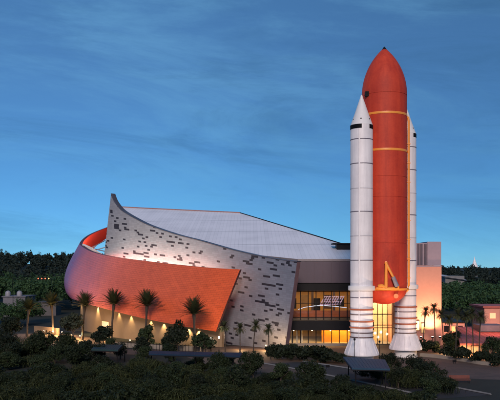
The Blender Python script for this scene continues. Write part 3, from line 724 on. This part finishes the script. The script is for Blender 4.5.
# --- left far cluster
pb = root('plant_building', (GX(13, 250), 250, 0), 'low pale plant building under two white domes at the left edge', 'building')
b = MB(); b.box(GX(3, 250), GX(25, 250), 250, 262, 0, 6.7); b.build('wall', mat('dim_grey_wall', (.13, .13, .15), .8), pb)
b = MB(); b.box(GX(2, 250), GX(26, 250), 249.6, 262.4, 6.7, 7.0); b.build('roof', bpy.data.materials['dim_grey_wall'], pb)
for px in (8, 19.5):
    c = (GX(px, 253), 253); b = MB(); b.lathe(c, [(.9, 7.0), (.95, 7.9)] + [(.95 * math.cos(R(a)), 7.9 + .95 * math.sin(R(a))) for a in (20, 45, 70, 88)], 20); b.build('dome', mat('dull_dome', (.24, .24, .27), .5), pb, 50)
b = MB(); b.box(GX(37, 255), GX(56, 255), 255, 262, 0, 4.6)
b.box(GX(36.5, 255), GX(56.5, 255), 254.7, 262.3, 4.6, 4.8); tag(b.build('storage_shed', mat('dim_shed_wall', (.09, .085, .09), .8)), 'long pale shed between dark palms left of the orange wrap', 'shed')
gt = root('light_gantry', (GX(32, 240), 240, 0), 'tall two legged gantry strung with small red and amber lamps', 'gantry')
for px in (13, 52):
    b = MB(); b.tube([(GX(px, 240), 240, 0), (GX(px, 240), 240, 13.6)], .11, 8); b.build('pole', M_dark, gt)
b = MB(); b.tube([(GX(13, 240), 240, 13.2), (GX(33, 240), 240, 12.9), (GX(52, 240), 240, 13.2)], .07, 6); b.build('crossbeam', M_dark, gt)
for i, px in enumerate((38.5, 42, 45.5, 49)):
    q = P(px, 278.5, 240); b = MB(); b.box(q.x - .3, q.x + .3, 239.7, 240.3, q.z - .55, q.z + .4); sh = b.build('signal_head', M_black, gt)
    b = MB(); b.tube([(q.x, 239.72, q.z), (q.x, 239.66, q.z)], .2, 12); b.build('lamp_disc', emis('signal_glow', (1, .14, .06) if i != 3 else (1, .6, .15), 2.2), sh)

# ------------------------------------------------------------------ plants
def leaves(pts, nrm, smin, smax, rng, spread=.9, aspect=.55):
    n = len(pts); d = nrm + rng.normal(0, spread, (n, 3)); d /= np.linalg.norm(d, axis=1)[:, None] + 1e-9
    a = np.cross(d, rng.normal(0, 1, (n, 3))); a /= np.linalg.norm(a, axis=1)[:, None] + 1e-9; b_ = np.cross(d, a)
    s = rng.uniform(smin, smax, (n, 1)); a = a * s; b_ = b_ * s * aspect
    V = np.stack([pts - a, pts + b_ * 1, pts + a, pts - b_], 1).reshape(-1, 3); return V, np.arange(4 * n).reshape(-1, 4)
def blob_pts(c, rad, n, rng, lobes=14, zmin=-.5):
    u = rng.normal(0, 1, (lobes, 3)); u /= np.linalg.norm(u, axis=1)[:, None]; u[:, 2] = np.where(u[:, 2] < zmin, -u[:, 2], u[:, 2])
    lc = u * rng.uniform(.35, .85, (lobes, 1)); lr = rng.uniform(.22, .48, lobes)
    k = rng.integers(0, lobes, n); d = rng.normal(0, 1, (n, 3)); d /= np.linalg.norm(d, axis=1)[:, None]
    p = lc[k] + d * (lr[k] * rng.uniform(.55, 1.08, n))[:, None]
    return np.array(c) + p * np.array(rad), d
def make_shrub(name, rad, n, m, seed, s=(.16, .34), blades=0):
    rng = np.random.default_rng(seed); p, d = blob_pts((0, 0, rad[2] * .8), rad, n, rng, 22)
    p[:, :2] *= 1 + .22 * np.sin(3 * np.arctan2(p[:, 1], p[:, 0]) + seed)[:, None]
    p[:, 2] = np.maximum(p[:, 2], .05); V, Q = leaves(p, d, s[0], s[1], rng)
    if blades:                                # upright shoots and grass blades standing out of it
        q = rng.normal(0, .55, (blades, 2)) * np.array(rad[:2]); h = rng.uniform(.5, 1.0, blades) * rad[2] * 1.9 * np.exp(-.25 * ((q / np.array(rad[:2])) ** 2).sum(1))
        ln = rng.normal(0, .22, (blades, 2)) * h[:, None]; w = rng.normal(0, 1, (blades, 2)); w /= np.linalg.norm(w, axis=1)[:, None]; w *= .05
        z = np.zeros((blades, 1)); hb = h[:, None] * .45
        B = np.stack([np.hstack([q - w, hb * .2]), np.hstack([q + w, hb * .2]), np.hstack([q + ln * .6 + w * .8, h[:, None] * .75]), np.hstack([q + ln, h[:, None]])], 1).reshape(-1, 3)
        Q = np.vstack([Q, np.arange(4 * blades).reshape(-1, 4) + len(V)]); V = np.vstack([V, B])
    return npmesh(name, V, Q, m)
def make_tree(name, label, cat, h, rad, n, m, seed, group=None, s=(.18, .36)):
    rng = np.random.default_rng(seed); t = root(name, (0, 0, 0), label, cat, group)
    zc = h - rad[2]
    b = MB(); b.tube([(0, 0, 0), (.05, 0, h * .2), (-.04, .05, h * .45), (0, 0, zc)], [.20, .16, .13, .07], 9)
    for k in range(6):
        a = 2 * math.pi * k / 6 + rng.uniform(-.3, .3); z0 = h * rng.uniform(.25, .45)
        b.tube([(0, 0, z0), (rad[0] * .35 * math.cos(a), rad[1] * .35 * math.sin(a), zc - rad[2] * .2), (rad[0] * .65 * math.cos(a), rad[1] * .65 * math.sin(a), zc + rad[2] * .25)], [.09, .06, .025], 6)
    b.build('trunk', M_bark, t, 60)
    p, d = blob_pts((0, 0, zc), rad, n, rng, 20, -.8); V, Q = leaves(p, d, s[0], s[1], rng); npmesh('crown', V, Q, m, t); return t
def frond_crown(z, L, nf, e0, e1, droop, m, parent, seed, nl=15, lw=.5):
    rng = np.random.default_rng(seed); V, Q = [], []
    for k in range(nf):
        az = 2.399963 * k + rng.uniform(-.2, .2); el = R(e0 + (e1 - e0) * (k + .5) / nf + rng.uniform(-6, 6)); ln = L * rng.uniform(.85, 1.1)
        pts = []; p = np.array([0, 0, z]); st = ln / nl
        for i in range(nl + 1):
            pts.append(p.copy()); e = el - R(droop) * (i / nl) ** 1.6
            p = p + st * np.array([math.cos(e) * math.cos(az), math.cos(e) * math.sin(az), math.sin(e)])
        side = np.array([-math.sin(az), math.cos(az), 0])
        for i in range(1, nl + 1):
            t = i / nl; w = lw * (math.sin(math.pi * min(1, t * .82 + .12))) ; fw = (pts[i] - pts[i - 1]) / st
            up = np.cross(side, fw); up = up if up[2] > 0 else -up
            for sg in (-1, 1):
                tip = pts[i] + sg * side * w + fw * w * .75 - up * w * .12 + up * w * .25
                n0 = len(V); V += [pts[i - 1], pts[i - 1] + fw * st * .75, tip, pts[i - 1] * .5 + tip * .5 - fw * st * .25]; Q.append([n0, n0 + 1, n0 + 2, n0 + 3])
    return npmesh('crown', np.array(V), np.array(Q), m, parent)
def make_palm(label, h, L, nf, e0, e1, droop, m, seed, rt=.2, group=None, lw=.5, bulb=True):
    t = root('palm_tree', (0, 0, 0), label, 'palm tree', group); rng = random.Random(seed); dx = rng.uniform(-.6, .6); dy = rng.uniform(-.2, .2)
    b = MB(); path = []; rs = []
    for i in range(15):
        q = i / 14; path.append((dx * q * q - dx, dy * q * q - dy, h * q)); rs.append(rt * (1.25 - .35 * min(1, q * 4) * 1 + (.12 if i % 2 else 0)))
    if bulb: rs[-1] = rt * 1.5; rs[-2] = rt * 1.5; rs[-3] = rt * 1.2
    b.tube(path, rs, 10); b.build('trunk', M_trunk, t, 60)
    frond_crown(h - .05, L, nf, e0, e1, droop, m, t, seed, 15, lw); return t
# feathery date palms in front of the orange wrap, and two dark ones at the left
dates = [(29, 304, 178, 'dark date palm left of the orange wrap, near the pale shed', 2.3),
         (51.5, 300, 182, 'dark date palm just left of the purple end of the orange wrap', 2.5),
         (85, 300.5, 170, 'date palm before the purplish left curve of the orange wrap', 2.6),
         (114, 298.5, 166, 'date palm beside the barred bright entrance under the orange wrap', 2.6),
         (147, 299.5, 158, 'date palm against the middle of the orange wrap, above the downlit wall', 2.7),
         (194, 307.5, 147, 'date palm left of the lower tip of the orange wrap', 2.7)]
for i, (px, py, Y, lb, L) in enumerate(dates):
    q = P(px, py, Y); t = make_palm(lb, q.z - 1.35, L * 1.5, 70, 86, 4, 30, M_frond, 20 + i, .24, 'date palms along the hall', .52); t.location = (q.x, Y, 0)
# slim sabal palms before the grey wall
sab = [(224, 326, 146, 'slim fan palm nearest the orange wrap tip, before the grey sail wall'), (240, 328, 146.5, 'second slim fan palm from the orange wrap tip'),
       (256, 325, 146, 'third slim fan palm from the orange wrap, before the grey wall'), (268.5, 328.5, 146.5, 'slim fan palm nearest the right edge of the grey wall')]
def sabal(i, px, py, Y, lb, grp, L=1.55, rt=.11):
    q = P(px, py, Y); t = make_palm(lb, q.z, L, 44, 78, -50, 50, M_sabal, 60 + i, rt, grp, .34); t.location = (q.x, Y, 0)
for i, (px, py, Y, lb) in enumerate(sab): sabal(i, px, py, Y, lb, 'fan palms before the grey wall')
sab2 = [(425.8, 311, 148, 'fan palm against the salmon block, nearest the right booster'), (434, 308, 149, 'tallest fan palm before the bright glow on the salmon block'),
        (441, 314, 147, 'fan palm at the right corner of the salmon block'), (449, 319, 146, 'low fan palm just right of the salmon block corner'),
        (458, 314, 150, 'slim fan palm before the left end of the rose roof'), (466.5, 316, 149, 'slim pale trunked fan palm before the rose roof, left of centre'),
        (472, 313, 151, 'slim fan palm before the middle of the rose roof'), (481, 316, 150, 'rightmost slim fan palm before the rose roof')]
for i, (px, py, Y, lb) in enumerate(sab2): sabal(10 + i, px, py, Y if i < 4 else Y - 17.5, lb, 'fan palms before the salmon block and rose roof', 1.5, .11)
# garden trees
def put(t, px, Y): t.location = (GX(px, Y), Y, 0); return t
put(make_tree('broadleaf_tree', 'dark round crowned tree hiding the wrap foot left of the last date palm', 'tree', 5.9, (2.3, 2.3, 2.5), 2600, M_leafdark, 1), 177, 147)
put(make_shrub('conical_shrub', (1.0, 1.0, 2.1), 900, M_leafdark, 2), 166, 142); tag(bpy.data.objects['conical_shrub'], 'small dark conical shrub left of the round crowned tree', 'shrub')
put(make_tree('olive_tree', 'soft green tree with a wide crown before the left end of the wrap', 'tree', 6.6, (3.0, 2.8, 2.3), 2400, M_leafolive, 3), 73, 166)
put(make_tree('broadleaf_tree', 'dark bushy tree below the barred bright entrance', 'tree', 4.6, (2.6, 2.4, 2.0), 2000, M_leafdark, 4), 103, 156)
put(make_tree('broadleaf_tree', 'green bushy tree round the foot of the middle date palm', 'tree', 4.6, (1.9, 1.9, 2.0), 1600, M_leafmid, 5), 147.5, 154)
put(make_tree('feathery_tree', 'light feathery tree left of the bright post lamp', 'tree', 4.0, (2.4, 2.2, 1.6), 1600, M_leafmid, 6), 203, 144)
put(make_tree('broadleaf_tree', 'dull olive tree beside the dark palm at the far left', 'tree', 6.0, (2.6, 2.4, 2.4), 2000, M_leafdark, 8), 11, 165)
put(make_tree('broadleaf_tree', 'mid green rounded tree between the salmon block palms and the rose roof', 'tree', 4.8, (2.2, 2.1, 1.9), 3200, M_leafmid, 141, s=(.10, .22)), 452, 140)
put(make_tree('broadleaf_tree', 'mid green tree standing before the right part of the rose roof', 'tree', 4.4, (2.0, 2.0, 1.7), 3000, M_leafmid, 142, s=(.10, .22)), 493, 131)
hedge = [(282, 134, 'left mound of the dark hedge before the glass front'), (296, 133, 'second mound of the dark hedge before the glass front'), (310, 132, 'third mound of the dark hedge before the glass front'), (323, 131, 'right mound of the dark hedge before the glass front'), (332, 129, 'small end mound of the dark hedge, nearest the left booster')]
for i, (px, Y, lb) in enumerate(hedge):
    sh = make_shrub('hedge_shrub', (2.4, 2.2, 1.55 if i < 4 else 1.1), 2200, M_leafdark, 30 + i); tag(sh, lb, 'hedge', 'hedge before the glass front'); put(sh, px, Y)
rs = [(420, 146, 'clipped dark bush at the foot of the palm nearest the far booster'), (432, 145, 'dark bush below the glowing salmon wall'), (451, 136, 'dark bush left of the rose roofed pavilion'), (462, 132, 'round bush before the left end of the pavilion wall'), (481, 128, 'large round bush before the pavilion windows'), (497, 126, 'dark bush at the right edge before the pavilion')]
for i, (px, Y, lb) in enumerate(rs):
    sh = make_shrub('garden_shrub', (1.7, 1.6, 1.35), 1500, M_leafdark, 40 + i); tag(sh, lb, 'bush', 'bushes along the right garden'); put(sh, px, Y)
# dark foreground thicket: individuals copied from six plants
M_thick = leafmat('thicket_leaf', (.004, .008, .003), (.022, .036, .011)); M_thick2 = leafmat('thicket_leaf_olive', (.008, .013, .004), (.040, .052, .015))  # shade over the thicket put into the leaf tones
protos = []
for i in range(8):
    mm = [M_thick, M_thick, M_thick2, M_thick, M_thick2, M_thick, M_thick2, M_thick][i]
    sz = [(.07, .16), (.10, .24), (.06, .14), (.14, .30), (.05, .12), (.09, .2), (.07, .15), (.06, .13)][i]
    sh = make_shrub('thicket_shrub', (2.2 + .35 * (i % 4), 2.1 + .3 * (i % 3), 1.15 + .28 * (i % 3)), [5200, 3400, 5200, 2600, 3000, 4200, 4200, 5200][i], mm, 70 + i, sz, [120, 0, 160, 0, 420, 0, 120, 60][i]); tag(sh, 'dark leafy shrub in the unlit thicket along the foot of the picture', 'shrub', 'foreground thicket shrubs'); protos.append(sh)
rr_ = random.Random(5); used = [0] * 8; spots = []
for row, (Y, x0, x1, st) in enumerate(((89.5, -35, 15, 2.8), (93, -36, 14, 2.7), (97, -38, 12, 2.8), (101, -40, 9, 2.9), (106, -42, 6, 3.3), (112, -45, -1, 4.0))):
    x = x0 + row * .9
    while x < x1: spots.append((x + rr_.uniform(-.8, .8), Y + rr_.uniform(-1.6, 1.6), rr_.uniform(.5, 1.12))); x += st * rr_.uniform(.7, 1.2)
for x, Y, s in ((15, 93, .9), (18, 91.5, .8), (21.5, 92, .8), (26, 99, 1.0), (24.5, 103, 1.1), (22.2, 104, 1.0), (27, 110, .9), (18.5, 109.5, .9), (20.6, 112, .8)): spots.append((x, Y, s))
for x, Y, s in ((-50, 122, 1.1), (-45, 124, 1.2), (-41, 121, 1.1), (-37, 125, 1.15), (-47, 131, 1.2), (-42, 133, 1.3), (-53, 137, 1.3), (-48, 142, 1.3), (-39, 137, 1.0), (-34, 131, 1.0), (-43, 146, 1.0), (-57, 150, 1.3), (-50, 152, 1.1), (-29, 124, .9), (-24, 119, .8), (-15, 117, .8), (-8, 118, .8), (-1, 116, .9), (-19, 126, .7), (-10, 124, .6)): spots.append((x, Y, s))
for k, (x, Y, s) in enumerate(spots):
    i = (k * 5 + k // 8) % 8
    o = protos[i] if not used[i] else protos[i].copy()
    if used[i]: COL.objects.link(o)
    used[i] = 1; o.location = (x, Y, 0); o.rotation_euler = (0, 0, rr_.uniform(0, 6.28)); o.scale = (s, s, s * rr_.uniform(.75, 1.15))
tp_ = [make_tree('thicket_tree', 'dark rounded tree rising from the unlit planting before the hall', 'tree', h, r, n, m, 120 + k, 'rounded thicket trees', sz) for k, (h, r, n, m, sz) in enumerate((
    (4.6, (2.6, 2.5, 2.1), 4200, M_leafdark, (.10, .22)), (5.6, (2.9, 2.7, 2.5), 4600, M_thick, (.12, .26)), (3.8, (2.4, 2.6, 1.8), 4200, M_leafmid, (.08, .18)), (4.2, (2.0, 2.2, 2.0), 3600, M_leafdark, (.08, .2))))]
tsp = [(-42, 128, 1.15), (-38, 133, 1.2), (-34, 127, 1.0), (-46, 139, 1.3), (-36, 142, 1.0), (-31, 136, .95), (-27, 129, .85), (-40, 121, 1.0), (-34, 118, .9), (-29, 121, .85), (-52, 147, 1.3), (-44, 151, 1.1), (-24, 135, .75), (-19, 131, .7), (-14, 128, .62), (-9, 126, .6), (-23, 115, .75), (-17, 113, .7), (-11, 112, .72), (-5, 113, .7), (0.5, 112.5, .7), (-21, 142, .75), (-15, 138.5, .6), (-3.5, 122, .62), (4.5, 106, .75), (8.5, 102.5, .7), (22.6, 116.5, .8), (25.5, 113.5, .85), (25.0, 105.5, .85), (-28, 146, .7), (-58, 152, 1.3), (12, 97, .7), (-1, 128.5, .55), (3.8, 134.5, .6), (8.2, 137.5, .6)] + [(x_ * 1.0, 94.5 + (j_ * 37 % 15), .52 + .05 * (j_ * 7 % 6)) for j_, x_ in enumerate((-35, -31.5, -29, -25.5, -22, -19.5, -16, -13, -10.5, -7, -4, -1.5, 2, 5, 20.8, 23.4))]
for k, (x, Y, sc) in enumerate(tsp):
    i = (k * 3 + k // 4) % 4
    if x < -30: sc *= .82
    if k < 4: i = k
    if k < 4: tp_[i].location = (x, Y, 0); tp_[i].scale = (sc, sc, sc)
    else: dup(tp_[i], (x, Y, 0), rr_.uniform(0, 6.28), sc * rr_.uniform(.9, 1.1))
# ------------------------------------------------------------------ woods
def wood(name, boxes, m, seed, label):
    rng = np.random.default_rng(seed); PV, PD, SZ = [], [], []
    for (x0, x1, y0, y1, n, h0, h1, nl, sz, fn) in boxes:
        for _ in range(n):
            x = rng.uniform(x0, x1); y = rng.uniform(y0, y1)
            if fn and not fn(x, y): continue
            h = rng.uniform(h0, h1); r = rng.uniform(2.8, 5.0); z0 = terrain(x, y)
            p, d = blob_pts((x, y, z0 + h * .54), (r, r, h * .5), nl, rng, 9, -.3); PV.append(p); PD.append(d); SZ.append(np.full(nl, sz))
    p = np.concatenate(PV); d = np.concatenate(PD); s = np.concatenate(SZ)
    V, Q = leaves(p, d, 1., 1.6, rng, .7, .7); c = np.repeat(p, 4, 0); V = c + (V - c) * np.repeat(s, 4)[:, None]
    return tag(npmesh(name, V, Q, m), label, 'woods', kind='stuff')
clear = lambda x, y: not (-100 < x < -60 and 225 < y < 268) and not (84 < x < 100 and 318 < y < 350)
wood('woods', [(-190, -48, 268, 380, 420, 10, 14.5, 330, .34, clear), (62, 185, 192, 330, 420, 8.0, 12.0, 420, .28, clear), (-120, -62, 205, 226, 44, 5, 8, 700, .19, None)], M_leafforest, 11, 'mid green mass of trees behind the hall on both sides')
wood('far_woods', [(-330, -60, 385, 640, 760, 8, 13.5, 190, .58, None), (-60, 120, 420, 640, 160, 9, 13, 128, .8, None), (120, 420, 350, 640, 680, 7, 12, 190, .58, None)], M_leaffar, 12, 'dark distant woods along the skyline')

# ------------------------------------------------------------------ street furniture, canopies, walls
def canopy(name, label, pts, z, th, m, posts, cat='canopy'):
    cx = sum(p[0] for p in pts) / len(pts); cy = sum(p[1] for p in pts) / len(pts)
    t = root(name, (cx, cy, 0), label, cat); b = MB(); b.prism(pts, z, z + th)
    for k in range(1, 12):
        u = k / 12; e0 = Vector(pts[0]).lerp(Vector(pts[1]), u); e1 = Vector(pts[3]).lerp(Vector(pts[2]), u)
        b.tube([(e0.x, e0.y, z + th), (e1.x, e1.y, z + th)], .035, 4)
    b.build('roof', m, t)
    b = MB(); b.prism([(cx + (p[0] - cx) * 1.01, cy + (p[1] - cy) * 1.01) for p in pts], z - .14, z - .004); b.build('edge_beam', M_dark, t)
    for x, y in posts: b = MB(); b.tube([(x, y, 0), (x, y, z - .14)], .09, 8); b.build('post', M_dark, t)
    return t
canopy('tram_shelter', 'flat blue grey roofed shelter in front of the left booster', [tuple(P(352, 369.5, 98.4)[:2]), tuple(P(390, 370.5, 97.4)[:2]), tuple(P(385, 361, 107.2)[:2]), tuple(P(343, 358, 110.7)[:2])], 3.2, .22, M_bluemetal, [(14.4, 99.5), (18.3, 98.5), (19.2, 106), (14.7, 109)], 'shelter')
canopy('walkway_canopy', 'long low navy roof of a covered walkway before the palms', [(GX(149, 117), 117), (GX(240, 113), 114), (GX(242, 117), 118.5), (GX(150, 122), 121)], 2.9, .2, M_navy, [(-16 + 3.6 * k, 118.6 - .55 * k) for k in range(5)])
canopy('picnic_shelter', 'small teal grey roofed shelter among dark shrubs at lower left', [(GX(91, 125), 125), (GX(119, 125), 124), (GX(122, 131), 132), (GX(95, 131), 132.5)], 2.7, .25, M_teal, [(-26.5, 126), (-22.8, 125.5), (-22.5, 131), (-26.6, 131.4)], 'shelter')
def lamp_post(px, Y, h, lb, e=0, glow=False, col=PALE):
    x = GX(px, Y); t = root('lamp_post', (x, Y, 0), lb, 'lamp post')
    b = MB(); b.tube([(x, Y, 0), (x, Y, .5), (x, Y, .52), (x, Y, h)], [.12, .11, .06, .05], 10); b.build('pole', M_dark, t)
    b = MB(); b.lathe((x, Y), [(.06, h), (.17, h + .06), (.19, h + .34), (.10, h + .42)], 14); b.build('lantern', M_lampwhite if glow else M_black, t, 40)
    if e: lamp('POINT', (x, Y - .02, h + .75), e * 2, col, t, radius=.2)
lamp_post(354.5, 126, 4.3, 'thin dark lamp post standing before the left booster')
lamp_post(379.5, 131, 3.4, 'thin dark lamp post between the booster skirts')
lamp_post(219, 146, 2.7, 'bright post lamp below the tip of the orange wrap', 260, True)
lamp_post(211, 147, 2.4, 'dimmer post lamp left of the bright one near the wrap tip', 60, True)
lamp_post(487, 129, 4.2, 'dark lamp post before the rose roofed pavilion')
for k, (px, Y, e, lb) in enumerate(((44, 183.5, 130, 'glowing bollard light behind the far left palm trunks'), (62, 180, 330, 'glowing bollard light on the path below the left end of the wrap'), (53, 181, 260, 'glowing bollard light midway along the lit path at far left'), (71, 173, 380, 'glowing bollard light at the foot of the soft green tree'), (80, 170, 200, 'glowing bollard light on the path before the date palm at the purple curve'), (108, 166, 160, 'glowing bollard light on the path near the barred entrance'), (130, 160, 130, 'glowing bollard light right of the barred entrance path'),
        (240, 150, 110, 'glowing bollard light behind the second fan palm at the grey wall'), (266, 149, 170, 'glowing bollard light at the right foot of the grey wall'), (447, 143, 190, 'glowing bollard light among bushes by the salmon block'), (467, 133.5, 110, 'glowing bollard light before the pavilion wall'))):
    x = GX(px, Y); t = root('bollard_light', (x, Y, 0), lb, 'bollard light', 'bollard lights along the paths')
    b = MB(); b.tube([(x, Y, 0), (x, Y, .85)], .08, 8); b.build('post', M_dark, t)
    b = MB(); b.lathe((x, Y), [(.09, .852), (.09, 1.05), (.05, 1.1)], 10); b.build('lens', M_lampglow, t)
    lamp('POINT', (x, Y, 1.35), e * 5, (1, .58, .25), t, radius=.15)
# low garden walls
def lowwall(name, label, pts, h, w, m):
    c = catmull(pts, 24); b = MB()
    tn = np.gradient(c, axis=0); tn /= np.linalg.norm(tn, axis=1)[:, None]; nn = np.stack([-tn[:, 1], tn[:, 0]], 1) * w / 2
    b.grid([[(p[0] - q[0], p[1] - q[1], 0), (p[0] - q[0], p[1] - q[1], h), (p[0] + q[0], p[1] + q[1], h), (p[0] + q[0], p[1] + q[1], 0)] for p, q in zip(c, nn)])
    for e in (0, -1): p, q = c[e], nn[e]; b.poly([(p[0] - q[0], p[1] - q[1], 0), (p[0] - q[0], p[1] - q[1], h), (p[0] + q[0], p[1] + q[1], h), (p[0] + q[0], p[1] + q[1], 0)])
    return tag(b.build(name, m), label, 'wall')
lowwall('planter_wall', 'low curving beige planter wall edging the plaza below the right palms', [(32.5, 139), (35.5, 136), (38.5, 131.5), (40, 128), (41.5, 126)], .6, .7, M_conc)
lowwall('garden_wall', 'low pale garden wall lit warm behind the far left palms', [(-56, 190), (-52, 187), (-48, 183)], 1.7, .5, M_beige)
lowwall('garden_wall', 'pale parapet beneath the downlit wall right of the barred entrance', [(-29, 156), (-22, 152.5), (-16, 149.5), (-10, 147.5)], .9, .35, M_conc)
# fence of dark posts on the parapet side
fe = root('picket_fence', (-15, 146, 0), 'dark picket fence before the warm lit garden below the wrap', 'fence')
a, c_ = Vector((-25, 149.5, 0)), Vector((-8, 142.5, 0))
for k in range(26):
    q = a + (c_ - a) * k / 25; b = MB(); b.box(q.x - .05, q.x + .05, q.y - .05, q.y + .05, 0, 1.7); b.build('picket', M_dark, fe)
b = MB(); b.tube([a + Vector((0, 0, 1.45)), c_ + Vector((0, 0, 1.45))], .05, 6); b.build('rail', M_dark, fe)
# red slatted bench at lower right
bx, by = GX(460, 107), 107
be = root('slatted_bench', (bx, by, 0), 'red slatted bench standing on the dark plaza at lower right', 'bench')
M_redwood = mat('red_slat', (.20, .05, .03), .7)
b = MB()
for k in range(5): b.box(bx - 1.5, bx + 1.5, by - .30 + .12 * k, by - .21 + .12 * k, .44, .49)
b.build('seat', M_redwood, be)
b = MB()
for k in range(4): b.box(bx - 1.5, bx + 1.5, by + .34, by + .38, .6 + .13 * k, .69 + .13 * k)
b.build('backrest', M_redwood, be)
for s in (-1.3, 1.3):
    b = MB(); b.box(bx + s - .04, bx + s + .04, by - .28, by - .2, 0, .435); b.build('leg', M_dark, be)
    b = MB(); b.box(bx + s - .04, bx + s + .04, by + .384, by + .44, 0, 1.1); b.build('leg', M_dark, be)
